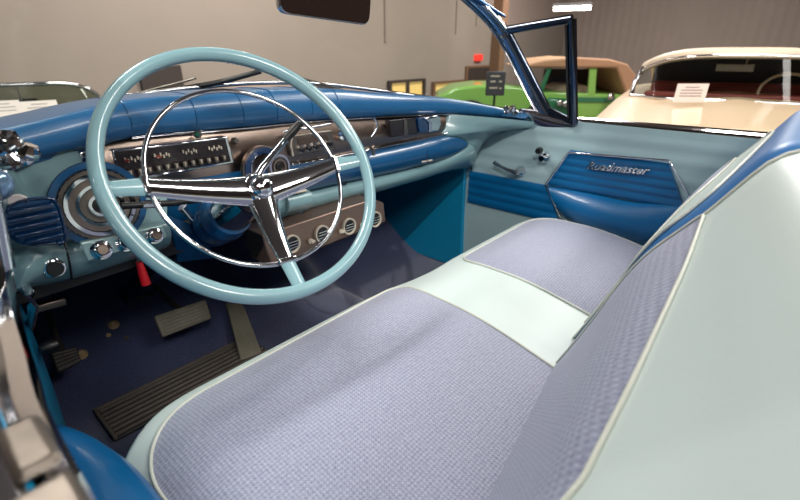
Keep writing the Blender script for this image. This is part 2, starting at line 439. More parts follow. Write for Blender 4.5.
def card(name, c, w, h, right, up, label, group=None, lines=4, red=False):
    right = V(right).normalized(); up = V(up).normalized(); nr = right.cross(up)
    k = thing(name, label, 'sign', c, group)
    P1('sheet', M['paper'], k, lambda m_: box(m_, c, (w, h, .003), (right, up, nr)))
    def ln(m_):
        for i in range(lines):
            box(m_, V(c) + up * (h * (.3 - .62 * i / lines)) + nr * .0022, (w * (.45 if i == 0 else .7), h * .05, .0008), (right, up, nr))
    P1('printed_lines', M['ink'], k, ln)
rt = V((0, 0, 1)).cross(fw)
p1, p2, p3 = at(670, 104, D=3.42), at(704, 104, D=3.42), at(686, 83, D=3.5)
card('paper_card', (p1 + p2) / 2 + (V((0, .0, .5)) * .0) + (at(691, 93, D=3.45) - (p1 + p2) / 2), .235, .135, (p2 - p1), V((.25, 0, 1)), 'white printed card standing inside the windshield of the cream car')

# --- old green touring car side on, tan top
o0 = at(560, 100, D=7.0); o0.z = 0
fg = V((-.62, .78, 0)).normalized()       # it faces away to the left
Lg = local(o0, fg)
G = thing('touring_car', 'lime green vintage touring car with tan canvas top, behind the cream car', 'car', (o0.x, o0.y, GZ))
rg = V((fg.y, -fg.x, 0))
def gp(u, v, off=0.):
    """point on the car's near side plane"""
    nrm = V((fg.y, -fg.x, 0)); 
    if nrm.dot(CAM - o0) < 0: nrm = -nrm
    r = ray(u, v); pl = o0 + nrm * off
    s = (pl - CAM).dot(nrm) / r.dot(nrm); return CAM + r * s, nrm
nrm = gp(500, 100)[1]
Wd = 1.5
def gprism(px, name, m, parent, off=0., depth=Wd, bevel=.02):
    pts = [gp(u, v, off)[0] for u, v in px]
    return P1(name, m, parent, lambda m_: prism(m_, pts, -nrm * depth), bevel=bevel, smooth=30)
gprism([(545, 92), (572, 93), (604, 94), (626, 95), (628, 112), (620, 135), (545, 135), (532, 120)], 'body', M['green'], G)
gprism([(437, 97), (455, 88), (480, 85), (515, 86), (545, 92), (545, 130), (437, 130)], 'hood', M['green'], G, -.15, Wd - .3, .04)
gprism([(575, 97), (624, 98), (624, 103), (575, 102)], 'belt_stripe', M['dgreen'], G, .02, .03, .004)
gprism([(520, 67), (545, 60), (575, 57), (610, 59), (628, 64), (637, 76), (640, 100), (628, 100), (617, 68), (545, 68)], 'canvas_top', M['tan'], G, .04, Wd + .08, .03)
gprism([(590, 68), (597, 68), (595, 96), (588, 96)], 'door_pillar', M['green'], G, 0, .06, .005)
gprism([(548, 68), (552, 68), (542, 95), (537, 95)], 'windshield_post', M['dgreen'], G, 0, .05, .005)
gprism([(545, 69), (616, 69), (626, 95), (540, 95)], 'cabin_lining', M['brown'], G, -1.2, .05, 0)
gprism([(555, 90), (562, 85), (585, 85), (592, 88), (592, 97), (555, 97)], 'seat_back', M['creamtop'], G, -.4, .8, .05)
gprism([(540, 104), (550, 98), (566, 99), (575, 106), (580, 125), (535, 125)], 'fender', M['dgreen'], G, .1, .3, .03)
for uu in (470, 545, 620):
    c = gp(uu, 125, .05)[0]; c.z = GZ + .33
    P1('wheel', M['rubber'], G, lambda m_: lathe(m_, c, -nrm, [(0, .2), (0, .33), (.14, .33), (.14, .2)], 20))
for uu, vv in ((560, 103), (566, 104), (611, 97)):
    c = gp(uu, vv, .16)[0]
    P1('lamp', M['chrome'], G, lambda m_: lathe(m_, c, nrm, [(-.1, .02), (-.03, .05), (.0, .055), (.02, .03)], 14), smooth=60)

# --- dark sign board between the cars and the post
c = at(495.5, 83.5, D=4.6)
rr_ = CR.copy(); t = thing('placard', 'small dark grey sign plate with white marks in front of the green car', 'sign', (c.x, c.y, GZ))
P1('plate', mat('slate_plate', (58, 58, 64), .5), t, lambda m_: box(m_, c, (.19, .03, .23), (rr_, V((0, 0, 1)).cross(rr_), V((0, 0, 1)))), bevel=.01)
for dx, dz, w_ in ((-.01, .07, .09), (-.03, .02, .05), (.045, .02, .03), (-.02, -.04, .08), (.05, -.045, .02)):
        P1('mark', M['ivory'], t, lambda m_: box(m_, c + rr_ * dx + V((0, 0, dz)) - V((0, 0, 1)).cross(rr_) * .017, (w_, .004, .014), (rr_, V((0, 0, 1)).cross(rr_), V((0, 0, 1)))))
P1('stand', M['black'], t, lambda m_: (tube(m_, [c - V((0, 0, .1)), (c.x, c.y, GZ + .02)], .012, 8), lathe(m_, (c.x, c.y, GZ), (0, 0, 1), [(0, .14), (.02, .14), (.03, .02)], 20)), smooth=50)

# --- grey green car at the far left
o0 = at(22, 105, D=4.2); o0.z = 0
fl = V((-.12, -1, 0)).normalized()
Ll = local(o0, fl)
t = thing('sedan', 'grey green old car behind the dash at far left, two white cards in its windshield', 'car', (o0.x, o0.y, GZ))
def arch(wd, zt, zs, y, k=24):
    out = []
    for i in range(k + 1):
        a_ = 1 - 2 * i / k
        out.append(Ll(wd * a_, y - .18 * abs(a_) ** 3, zt - (zt - zs) * abs(a_) ** 5))
    return out
zt = at(22, 84, D=4.2).z
P1('windshield_header', M['chrome'], t, lambda m_: tube(m_, arch(.74, zt, zt - .28, 0), .02, 8), smooth=60)
P1('windscreen', M['tint'], t, lambda m_: grid(m_, [arch(.73, zt, zt - .28, 0), arch(.78, zt - .40, zt - .40, .2)]), smooth=60)
P1('divider', M['chrome'], t, lambda m_: tube(m_, [Ll(.0, .0, zt), Ll(.0, .2, zt - .40)], .008, 6))
P1('rear_mirror', M['black'], t, lambda m_: box(m_, Ll(0, -.02, zt - .15), (.25, .03, .05)), bevel=.008)
def lb(m_):
    rows = []
    for i in range(21):
        y = -1.5 + 3.0 * i / 20
        hz = zt - .39 - .02 * max(0, y) - (0 if y < 1.2 else (y - 1.2) ** 2)
        rows.append([Ll(.85 * s, y, hz - (.06 * abs(s) ** 5)) for s in [-1 + j / 8 for j in range(17)]])
    f_ = grid(m_, rows)
    g_ = grid(m_, [[V((p.x, p.y, GZ + .25)) for p in r] for r in rows])
    for e in (0, -1):
        for i in range(20): m_.faces.new((f_[i][e], f_[i + 1][e], g_[i + 1][e], g_[i][e]))
        for j in range(16): m_.faces.new((f_[e][j], f_[e][j + 1], g_[e][j + 1], g_[e][j]))
P1('body', M['greygreen'], t, lb)
for s in (-1, 1):
    for y in (.95, -1.0):
        P1('wheel', M['rubber'], t, lambda m_: lathe(m_, Ll(s * .62, y, GZ + .33), V((0, 0, 1)).cross(fl) * s, [(0, .2), (0, .33), (.2, .33), (.2, .2)], 20))
for i, (uu, lab) in enumerate(((3, 'white card in the grey green car windshield, nearer the picture edge'), (41, 'white card in the grey green car windshield, nearer the steering wheel'))):
    q = at(uu, 109, D=4.02)
    card('paper_card', q, .26, .14, V((0, 0, 1)).cross(fl) if V((0, 0, 1)).cross(fl).x > 0 else -V((0, 0, 1)).cross(fl), V((0, .3, 1)), lab, 'cards in the grey green car windshield', 3)

# ================================================================ THE BLUE CONVERTIBLE
# ---------------------------------------------------------------- body tub
FZ = .30
cb = thing('convertible', 'blue convertible seen from inside: doors, windshield, navy carpet and teal kick panels', 'car', (0, .8, GZ))
def group_part(name, parent, label=None):
    o = bpy.data.objects.new(name, None); COL.objects.link(o); o.parent = parent; o.empty_display_size = .05
    if label: o['label'] = label
    return o
def carpet(m_):
    prof = [(-.6, FZ), (.2, FZ), (.8, FZ), (1.16, FZ), (1.24, FZ + .015), (1.34, FZ + .07), (1.5, FZ + .2), (1.64, FZ + .34), (1.70, FZ + .5)]
    pr = spline([(0, a_, b_) for a_, b_ in prof], 40)
    rows = []
    for p in pr:
        r = []
        for j in range(61):
            x = -.755 + 1.5 * j / 60
            tun = .12 * math.exp(-((x - .03) / .16) ** 4)
            r.append(V((x, p.y, p.z + tun)))
        rows.append(r)
    f_ = grid(m_, rows)
    g_ = grid(m_, [[p - V((0, 0, .02)) for p in r] for r in rows])
P1('carpet', M['carpet'], cb, carpet, smooth=60)
# kick panels
def kick(m_, x, sgn):
    out = [(.985, .30), (.985, .96), (1.62, .96), (1.7, .8), (1.66, .52), (1.5, .42), (1.3, .3)]
    prism(m_, [V((x, a_, b_)) for a_, b_ in out], (sgn * .04, 0, 0))
P1('kick_panel', M['teal'], cb, lambda m_: kick(m_, .715, 1), bevel=.006)
P1('kick_panel', M['teal'], cb, lambda m_: kick(m_, -.735, -1), bevel=.006)
P1('firewall', M['black'], cb, lambda m_: box(m_, (0, 1.70, .64), (1.5, .03, .66)))
P1('cowl', M['seatblue'], cb, lambda m_: band(m_, [(-.8, 1.32, 1.0), (0, 1.5, 1.02), (.8, 1.32, .98)], [(-.85, 2.6, .78), (0, 2.75, .8), (.85, 2.6, .78)], .04, (0, 0, 1), thick=.03))
for s in (-1, 1):
    P1('fender', M['seatblue'], cb, lambda m_: prism(m_, [V((s * .86, a_, b_)) for a_, b_ in ((1.0, .9), (1.3, .9), (2.6, .78), (2.7, .2), (1.0, .1))], (-s * .05, 0, 0)), bevel=.015)
    P1('sill_plate', M['dull'], cb, lambda m_: box(m_, (s * .80, .2, FZ + .03), (.1, 1.8, .06)), bevel=.01)
    for y in (2.1,):
        P1('wheel', M['rubber'], cb, lambda m_: lathe(m_, V((s * .6, y, GZ + .35)), (s, 0, 0), [(0, .2), (0, .35), (.2, .35), (.2, .2)], 24))

# ---------------------------------------------------------------- doors
def make_door(sx, label):
    """sx=+1 passenger side. X of the inner panel is positive for both, mirrored by sx."""
    xo = .74 if sx > 0 else .795
    d = group_part('door', cb, label)
    m = lambda x, y, z: V((sx * x, y, z))
    # inner panel with horizontal pleats
    def panel(m_):
        rows = []
        zs = [.30 + .65 * i / 84 for i in range(85)]
        for z in zs:
            rib = .0035 * (1 if (z > .69 and (int((z - .3) * 40) % 2 == 0)) else 0)
            rib *= .5
            # front edge follows the dash end cap
            yf = .985 if z < .72 else .985 - .20 * max(0, (z - .72) / .22) ** 2.2
            r = []
            for j in range(13):
                y = -.35 + (yf + .35) * j / 12
                xx = xo - rib + .012 * math.sin(PI * min(1, max(0, (z - .3) / .65))) * -1
                if sx < 0: xx -= .055 * max(0, (y - .35) / .5) ** 1.5
                r.append(m(xx, y, z))
            rows.append(r)
        f_ = grid(m_, rows); g_ = grid(m_, [[p + V((sx * .035, 0, 0)) for p in r] for r in rows])
        for e in (0, -1):
            for i in range(len(rows) - 1): m_.faces.new((f_[i][e], f_[i + 1][e], g_[i + 1][e], g_[i][e]))
            for j in range(12): m_.faces.new((f_[e][j], f_[e][j + 1], g_[e][j + 1], g_[e][j]))
    P1('inner_panel', M['doorpale'] if sx > 0 else M['teal'], d, panel, smooth=35)
    P1('outer_skin', M['seatblue'], d, lambda m_: band(m_, [m(.80, .95, .93), m(.82, .3, .95), m(.82, -.35, .96)], [m(.85, .95, .25), m(.87, .3, .25), m(.87, -.35, .25)], .03, (sx, 0, 0), thick=.02))
    xi = xo - .013
    def vb(x0, poly, name, mt, th=.008, bev=.003):
        pts = [m(x0, y, z) for y, z in poly]
        return P1(name, mt, d, lambda m_: prism(m_, pts, (-sx * th, 0, 0)), bevel=bev, smooth=35)
    if sx > 0:
        A = lambda u, v: (lambda p: (p.y, p.z))(at(u, v, X=xi))
        # pleated blue field: stack of narrow bolsters
        def pleats(polyfn, name, z0, z1, nz):
            def f(m_):
                k = nz * 6; rows = []
                for i in range(k + 1):
                    z = z0 + (z1 - z0) * i / k
                    ya, yb = polyfn(z)
                    bul = .006 + .0035 * abs(math.sin(PI * nz * i / k))
                    rows.append([m(xi - bul, ya + (yb - ya) * j / 10, z) for j in range(11)])
                f_ = grid(m_, rows); g_ = grid(m_, [[V((sx * (xi + .004), p.y, p.z)) for p in r] for r in rows])
                for e in (0, -1):
                    for i in range(k): m_.faces.new((f_[i][e], f_[i + 1][e], g_[i + 1][e], g_[i][e]))
                    for j in range(10): m_.faces.new((f_[e][j], f_[e][j + 1], g_[e][j + 1], g_[e][j]))
            return P1(name, M['doorblue'], d, f, smooth=50)
        p_tl, p_tr, p_l, p_r, p_b = A(570, 153), A(670, 160), A(547, 184), A(689, 194), A(572, 240)
        zl = p_l[1]; ztop = (p_tl[1] + p_tr[1]) / 2
        def hexr(z):
            s = (z - zl) / (ztop - zl)
            return (p_l[0] + (p_tl[0] - p_l[0]) * s, p_r[0] + (p_tr[0] - p_r[0]) * s)
        pleats(hexr, 'upper_insert', zl, ztop, 5)
        # front lower blue band (470,178)-(548,187)-(560,215)-(470,208)
        b_l0, b_l1 = A(470, 208), A(470, 179); b_r0, b_r1 = A(561, 217), A(547, 186)
        def lowr(z):
            s = (z - (b_l0[1] + b_r0[1]) / 2) / (zl - (b_l0[1] + b_r0[1]) / 2)
            return (b_r0[0] + (b_r1[0] - b_r0[0]) * s, .968)
        pleats(lowr, 'lower_insert', (b_l0[1] + b_r0[1]) / 2, zl - .004, 4)
        # bulging armrest pocket
        tops = [m(xi - .006, *A(549, 186)), m(xi - .012, *A(590, 193)), m(xi - .012, *A(635, 202)), m(xi - .006, *A(688, 205))]
        bots = [m(xi - .002, *A(566, 218)), m(xi - .002, *A(596, 234)), m(xi - .002, *A(640, 247)), m(xi - .002, *A(700, 262))]
        P1('armrest', M['doorblue'], d, lambda m_: band(m_, tops, bots, lambda s: .05 * math.sin(PI * (.08 + .84 * s)) ** .6, (-1, 0, 0), thick=.02, power=.75), smooth=60)
        tr = [[(547, 184), (570, 152), (670, 160), (690, 196)], [(547, 184), (561, 215), (576, 240)], [(600, 234), (620, 240), (650, 244), (690, 250)]]
        for q in tr:
            pp = [m(xi - .011, *A(*k_)) for k_ in q]; dense = []
            for a_, b_ in zip(pp, pp[1:]): dense += [a_.lerp(b_, i / 6) for i in range(6)]
            dense.append(pp[-1])
            P1('chrome_strip', M['chrome'], d, lambda m_: tube(m_, dense, .0035, 8), smooth=60)
        # script emblem
        cu = bpy.data.curves.new('script', 'FONT'); cu.body = 'Roadmaster'; cu.size = .040; cu.extrude = .0015; cu.shear = .5; cu.align_x = 'LEFT'; cu.bevel_depth = .0009
        to = bpy.data.objects.new('script', cu); me = bpy.data.meshes.new_from_object(to)
        bpy.data.objects.remove(to)
        a_ = m(xi - .012, *A(587, 168)); b_ = m(xi - .012, *A(650, 174))
        dx = (b_ - a_).normalized(); nx = V((-1, 0, 0)); up = nx.cross(dx).normalized()
        xs = [v.co.x for v in me.vertices]; sc = (b_ - a_).length / (max(xs) - min(xs))
        mt = Matrix((dx * sc, up * sc * .95, nx)).transposed().to_4x4(); mt.translation = a_
        me.transform(mt); bm = B(); bm.from_mesh(me); em = finish('script_emblem', bm, M['chrome'], d)
        em['label'] = 'chrome script lettering'
        # pull handle
        hb = m(xi - .02, *A(521, 171)); ht = m(xi - .035, *A(499, 161))
        P1('door_handle', M['chrome'], d, lambda m_: (lathe(m_, m(xi, hb.y, hb.z), (-1, 0, 0), [(0, .019), (.008, .019), (.016, .012), (.03, .010)], 18), tube(m_, spline([hb + V((-.01, 0, 0)), hb.lerp(ht, .4) + V((-.012, 0, -.002)), ht], 10), [.008, .008, .0075, .007, .0065, .006, .006, .0065, .007, .008], 8)), smooth=60)
        # window crank boss
        k_ = m(xi, *A(545, 157)); k2 = m(xi - .03, *A(544, 149))
        P1('window_crank', M['chrome'], d, lambda m_: (lathe(m_, k_, (-1, 0, 0), [(0, .021), (.01, .021), (.018, .014), (.03, .010)], 18), tube(m_, [k_ + V((-.022, 0, 0)), k2], .006, 8)), smooth=60)
        kb = P1('crank_knob', M['black'], d, lambda m_: lathe(m_, k2 + V((.004, 0, 0)), (-1, 0, 0), [(0, .010), (.012, .012), (.024, .009)], 14), smooth=60)
    else:
        # padded armrest with a rounded front end
        def arm(m_):
            ctr = [(.79, .665), (.768, .625), (.755, .575), (.746, .52), (.744, .45), (.748, .35), (.752, .1), (.752, -.2)]
            pp = spline([m(x, y - .02, .69) for x, y in ctr], 40)
            tube(m_, pp, [.012 if not i else .044 for i in range(40)], 18, flat=.95)
        P1('armrest', M['doorblue'], d, arm, smooth=70)
        P1('door_field', M['doorblue'], d, lambda m_: prism(m_, [m(.776, y, z) for y, z in ((-.3, .45), (.45, .45), (.50, .72), (.45, .85), (-.3, .85))], (.01, 0, 0)), bevel=.004)
        c = m(.705, .875, .735)
        P1('door_handle', M['chrome'], d, lambda m_: tube(m_, spline([at(-6, 284, X=-.72), at(14, 279, X=-.708), at(29, 292, X=-.705), at(33, 312, X=-.705), at(27, 334, X=-.708), at(17, 345, X=-.715)], 24), .0075, 10), smooth=60)
        c = at(48, 347, X=-.70); c0 = at(20, 352, X=-.712)
        P1('window_crank', M['chrome'], d, lambda m_: (tube(m_, [c0, c0.lerp(c, .6), c], [.009, .006, .006], 10), lathe(m_, c0 + V((-.03, 0, 0)), (1, 0, 0), [(0, .02), (.02, .018), (.034, .01)], 16)), smooth=60)
        P1('crank_knob', M['black'], d, lambda m_: lathe(m_, c + V((-.012, 0, 0)), (1, 0, 0), [(0, .007), (.012, .012), (.026, .010)], 14), smooth=60)
    # belt moulding
    if sx > 0:
        path = [(.775, .735, .945), (.775, .5, .948), (.775, 0, .953), (.775, -.35, .955)]
    else:
        path = [(.738, .84, .94), (.760, .70, .94), (.783, .55, .94), (.797, .42, .94), (.806, .33, .94), (.810, .1, .94), (.812, -.35, .94)]
    pp = spline([m(*q) for q in path], 40)
    w = .033
    def belt(m_):
        sec = [(-1, -.022), (-1.02, -.004), (-.9, .006), (-.55, .010), (-.5, .004), (-.35, .004), (-.3, .011), (.1, .013), (.15, .006), (.3, .006), (.35, .012), (.8, .010), (1.0, -.004), (1, -.022)]
        rows = []
        for i, p in enumerate(pp):
            tdir = (pp[min(i + 1, 39)] - pp[max(i - 1, 0)]).normalized(); sd = tdir.cross(V((0, 0, 1))).normalized()
            if sd.x * sx < 0: sd = -sd
            rows.append([p + sd * (w * a_) + V((0, 0, b_)) for a_, b_ in sec])
        vs = grid(m_, rows, closed_v=True); m_.faces.new(vs[0]); m_.faces.new(vs[-1])
    P1('belt_moulding', M['chrome'], d, belt, smooth=30)
    if sx < 0:
        P1('latch_cap', M['dull'], d, lambda m_: (box(m_, m(.803, .20, .948), (.05, .11, .02)), box(m_, m(.790, .29, .955), (.022, .05, .010))), bevel=.008, bseg=3)
    # vent window
    if sx > 0:
        vw = {'bl': at(549, 110, X=.735), 'br': at(574, 123, X=.735), 'tr': at(572, 19, X=.70), 'tl': at(508, 30, X=.70)}
        v0 = P1('vent_window', mat('dark_chrome', (92, 98, 112), .1, 1.), d, lambda m_: None or [tube(m_, [vw['br'] - V((0, 0, .004)), vw['tr']], .0145, 8), tube(m_, [vw['tr'], vw['tl']], .0135, 8), tube(m_, [vw['tl'], vw['bl']], .009, 8), tube(m_, [vw['bl'], vw['br']], .011, 8)], smooth=60)
        P1('vent_pane', M['glass'], d, lambda m_: m_.faces.new([m_.verts.new(vw[k_]) for k_ in ('bl', 'br', 'tr', 'tl')]))
        i1 = [vw['br'].lerp(vw['tr'], .05) + V((-.012, .014, .0)), vw['br'].lerp(vw['tr'], .95) + V((-.012, .014, 0))]
        P1('seal', M['black'], d, lambda m_: tube(m_, i1, .004, 6))
    else:
        b0 = m(.735, .66, .96)
        v0 = P1('vent_window', M['chrome'], d, lambda m_: [tube(m_, [m(.742, .64, .94), m(.70, .66, 1.27)], .0115, 8), tube(m_, [m(.70, .66, 1.27), m(.70, .9, 1.25)], .0105, 8), tube(m_, [m(.70, .9, 1.25), m(.725, .76, .98)], .007, 8)], smooth=60)
        P1('vent_pane', M['glass'], d, lambda m_: m_.faces.new([m_.verts.new(q) for q in (m(.742, .64, .94), m(.70, .66, 1.27), m(.70, .9, 1.25), m(.725, .76, .98))]))
    return d
make_door(1, 'passenger door with pleated blue inserts, chrome script and pull handle')
make_door(-1, 'driver door beside the camera with blue padded armrest and blurred chrome top')

# ---------------------------------------------------------------- windshield
ws = group_part('windshield', cb)
pc = [at(546, 116, X=.745), at(531, 88, X=.742), at(516, 58, X=.735), at(500, 30, X=.71), at(480, 8, X=.67), at(452, -14, X=.6), at(400, -40, X=.42)]
hx = pc + [V((0, 1.12, 1.40)), V((-.42, pc[-1].y, pc[-1].z))] + [V((-p.x * (1.12 if i_ > 1 else 1.02), p.y - .05, p.z)) for i_, p in enumerate(pc[:-1][::-1])]
hp = spline(hx, 120)
def pillar(m_, off, ra, rb):
    rows = []
    for i, p in enumerate(hp):
        tdir = (hp[min(i + 1, 119)] - hp[max(i - 1, 0)]).normalized()
        fwd = V((0, 1, 0)); inn = tdir.cross(fwd).normalized(); f2 = inn.cross(tdir).normalized()
        c_ = p + f2 * off
        rows.append([c_ + f2 * (ra * math.cos(q)) + inn * (rb * math.sin(q)) for q in [2 * PI * j / 12 for j in range(12)]])
    vs = grid(m_, rows, closed_v=True); fan(m_, vs[0]); fan(m_, vs[-1])
P1('frame', mat('blue_tinged_chrome', (140, 158, 180), .12, 1.), ws, lambda m_: pillar(m_, 0, .020, .012), smooth=60)
P1('inner_trim', M['chrome'], ws, lambda m_: pillar(m_, -.021, .007, .010), smooth=60)
P1('outer_trim', M['chrome'], ws, lambda m_: pillar(m_, .022, .004, .008), smooth=60)
basel = spline([(-.745, .75, .97), (-.70, .98, 1.02), (-.52, 1.17, 1.055), (-.25, 1.25, 1.07), (0, 1.27, 1.075), (.25, 1.25, 1.06), (.52, 1.16, 1.02), (.70, .98, .985), (.745, .75, .96)], 120)
def glassf(m_):
    rows = []
    top = hp[::-1]
    for i in range(120):
        a_, b_ = basel[i], top[i] + V((0, .015, 0))
        rows.append([a_.lerp(b_, j / 8) + V((0, .03 * math.sin(PI * j / 8), 0)) for j in range(9)])
    grid(m_, rows)
P1('glass', M['glass'], ws, glassf, smooth=80)
P1('base_trim', M['chrome'], ws, lambda m_: tube(m_, basel, .006, 8), smooth=60)
# header rail corner (blue) going back from the pillar top
P1('header_corner', mat('header_blue', (40, 78, 118), .25, .6), ws, lambda m_: tube(m_, [at(506, 17, X=.70), at(488, 7, X=.68), at(462, -9, X=.6)], [.006, .014, .02], 10, flat=.6), smooth=60)
P1('header_latch', M['chrome'], ws, lambda m_: tube(m_, spline([at(474, 6, X=.69), at(488, 22, X=.70), at(500, 34, X=.71), at(506, 38, X=.71)], 12), .008, 8), smooth=60)

# rear-view mirror hanging from the header
mc = at(328, 2, Y=.86)
mr = thing('rear_view_mirror', 'rear view mirror hanging from the header at the top of the windshield', 'mirror', mc)
e1 = (at(374, 16, Y=.84) - at(284, 2, Y=.88)).normalized()
en = (CAM + V((.3, -.6, 0)) - mc).normalized(); en = (en - e1 * en.dot(e1)).normalized(); e2_ = en.cross(e1).normalized()
if e2_.z < 0: e2_ = -e2_
L_ = (at(374, 16, Y=.84) - at(284, 2, Y=.88)).length
hh = .035
rp_ = roundpoly([(-L_ / 2, -hh), (L_ / 2, -hh), (L_ / 2, hh), (-L_ / 2, hh)], .022, 6)
P1('housing', M['chrome'], mr, lambda m_: prism(m_, [mc + e1 * x + e2_ * y for x, y in rp_], -en * .018), bevel=.004)
P1('mirror_glass', mat('mirror_face', (120, 108, 108), .04, 1.), mr, lambda m_: prism(m_, [mc + e1 * x * .97 + e2_ * y * .93 + en * .0005 for x, y in rp_], en * .002))
P1('stem', M['chrome'], mr, lambda m_: tube(m_, [mc - en * .018, mc - en * .03 + V((0, .02, .05)), V((mc.x + .05, 1.10, 1.40))], .006, 8), smooth=60)

# wipers lie on the glass
def wiper(pts_arm, pts_blade, label, D1):
    t = thing('windshield_wiper', label, 'wiper', at(*pts_arm[0], D=D1), 'windshield wipers')
    P1('arm', M['dull'], t, lambda m_: tube(m_, spline([at(u, v, D=D1) for u, v in pts_arm], 16), .005, 8, flat=.6), smooth=60)
    P1('blade', M['rubber'], t, lambda m_: tube(m_, spline([at(u, v, D=D1 + .01) for u, v in pts_blade], 16), .008, 6, flat=1.), smooth=60)
    P1('blade_frame', M['satin'], t, lambda m_: tube(m_, spline([at(u, v - 1.8, D=D1 + .01) for u, v in pts_blade], 16), .003, 6), smooth=60)
wiper([(122, 97), (150, 90), (178, 83), (196, 78)], [(138, 96), (175, 90), (220, 82), (261, 71)], 'wiper behind the top of the steering wheel, long blade lying low', 1.22)
wiper([(345, 93), (330, 89), (318, 86)], [(345, 92), (325, 86), (302, 80)], 'wiper right of the steering wheel rim, only its tip showing', 1.5)

# ---------------------------------------------------------------- dashboard
db = thing('dashboard', 'blue padded dashboard with brushed metal band, gauges and radio', 'dashboard', (0, 1.0, .75))
# padded roll
padb = [at(-30, 172, Y=.88), at(5, 165, Y=.90), at(75, 148, Y=.925), at(140, 135, Y=.945), at(240, 127, Y=.955), at(325, 119, Y=.965), at(400, 115, Y=.95), at(447, 113, Y=.92), at(490, 116, Y=.86), at(512, 118.5, Y=.82), at(536, 121.5, X=.738)]
NP = 90
pb = spline(padb, NP)
hgt = spline([(0, .046, .26), (.1, .052, .26), (.3, .072, .26), (.5, .072, .28), (.65, .060, .27), (.8, .046, .2), (.92, .032, .12), (1, .022, .04)], NP)
sec = [(.0, .0), (-.18, .22), (-.2, .5), (-.08, .78), (.12, .95), (.3, 1.02)]
def padrow(i):
    p = pb[i]; h = hgt[i].y; dpt = hgt[i].z
    tdir = (pb[min(i + 1, NP - 1)] - pb[max(i - 1, 0)]).normalized(); n_ = V((0, 0, 1)).cross(tdir).normalized()
    if n_.y < 0: n_ = -n_
    n_ = (n_ + V((0, 1.0, 0))).normalized()
    pts_ = [p + n_ * (a_ * h) + V((0, 0, b_ * h)) for a_, b_ in sec]
    pts_.append(p + n_ * (dpt * .5) + V((0, 0, h * 1.0)))
    pts_.append(p + n_ * dpt + V((0, 0, h * .85 - .01)))
    return spline(pts_, 26), n_
rows = [padrow(i)[0] for i in range(NP)]
def padf(m_):
    f_ = grid(m_, rows)
    g_ = grid(m_, [[V((p.x, max(p.y, r[0].y) + .012, min(p.z, r[0].z + .3) - .02)) if k_ else p + V((0, .015, 0)) for k_, p in enumerate(r)] for r in rows])
P1('padded_top', M['pad'], db, padf, smooth=70)
for fx in (.245, .325, .395, .455, .515, .575):
    i = int(fx * NP) - 8
    P1('stitched_seam', M['lowpad'], db, lambda m_: tube(m_, [p + V((0, -.0002, .0003)) for p in rows[i][1:20]], .0012, 5), smooth=60)
# thin bright bead under the pad
P1('pad_bead', M['chrome'], db, lambda m_: tube(m_, [p + V((0, .004, -.004)) for p in pb[14:72]], .0035, 8), smooth=60)

def px(pts_, **k): return [at(u, v, **k) for u, v in pts_]
# brushed band
topb = [at(76, 150, Y=.945), at(140, 137, Y=.955), at(240, 129, Y=.965), at(325, 121, Y=.972), at(400, 117, Y=.96), at(446, 114.5, Y=.93)]
botb = [at(100, 186, Y=.935), at(150, 183, Y=.94), at(240, 172, Y=.95), at(325, 159, Y=.955), at(400, 143, Y=.945), at(440, 135, Y=.925)]
P1('brushed_band', M['satin'], db, lambda m_: band(m_, topb, botb, .012, (0, -1, 0), thick=.02), smooth=60)
P1('band_trim', M['chrome'], db, lambda m_: tube(m_, spline([p + V((0, -.006, 0)) for p in botb[2:]] + [at(447, 133, Y=.915)], 40), .004, 8), smooth=60)

# instrument cluster
cl = px([(114, 152), (226, 138.5), (232, 162), (121, 181)], Y=.925)
clf = P1('instrument_cluster', M['chrome'], db, lambda m_: prism(m_, px([(111.5, 150), (228, 136.5), (235, 163.5), (119.5, 183.5)], Y=.93), (0, .03, 0)), bevel=.003)
P1('gauge_face', M['glassdk'], clf, lambda m_: prism(m_, px([(115, 152.5), (225.5, 139), (231, 161.5), (121.5, 180.5)], Y=.928), (0, .01, 0)))
def qlerp(s, t_, dy=-.001):
    a_ = cl[0].lerp(cl[1], s); b_ = cl[3].lerp(cl[2], s); return a_.lerp(b_, t_) + V((0, dy, 0))
def marks(m_, lst, w, h, dy=-.0):
    for s, t_ in lst: box(m_, qlerp(s, t_, dy) + V((0, .001, 0)), (w, .003, h))
for s in (.13, .37, .62, .87):
    P1('gauge_markings', M['ivory'], clf, lambda m_: marks(m_, [(s + dx, .32 + dt) for dx, dt in ((-.06, -.02), (-.035, .04), (-.01, -.03), (.015, .05), (.04, -.02), (.06, .03))], .0022, .006))
P1('gauge_markings', M['redink'], clf, lambda m_: marks(m_, [(.09, .36), (.075, .33), (.33, .34), (.35, .37)], .006, .004))
for i in range(12):
    s = .08 + .84 * i / 11
    c_ = qlerp(s, .78, 0)
    P1('cluster_button', M['dull'], clf, lambda m_: box(m_, c_ + V((0, -.002, 0)), (.009, .01, .0125)), bevel=.002)
    P1('cluster_button_mark', M['ivory'], clf, lambda m_: box(m_, c_ + V((0, -.0075, .002)), (.002, .001, .006)))
# small knobs in the brushed band
for u, v in ((197, 134.5), (234, 141)):
    P1('band_knob', M['dull'], db, lambda m_: lathe(m_, at(u, v, Y=.945), (0, -1, .1), [(0, .008), (.004, .008), (.008, .005), (.012, .005)], 16), smooth=50)
P1('indicator_lens', mat('green_lens', (30, 90, 70), .15), db, lambda m_: lathe(m_, at(197, 134.5, Y=.933), (0, -1, .1), [(0, .005), (.003, .004)], 14), smooth=50)
# side light housing left of the cluster
P1('switch_plate', M['chrome'], db, lambda m_: prism(m_, px([(79, 152), (95, 149.5), (100, 169), (84, 170)], Y=.925), (0, .03, 0)), bevel=.003)

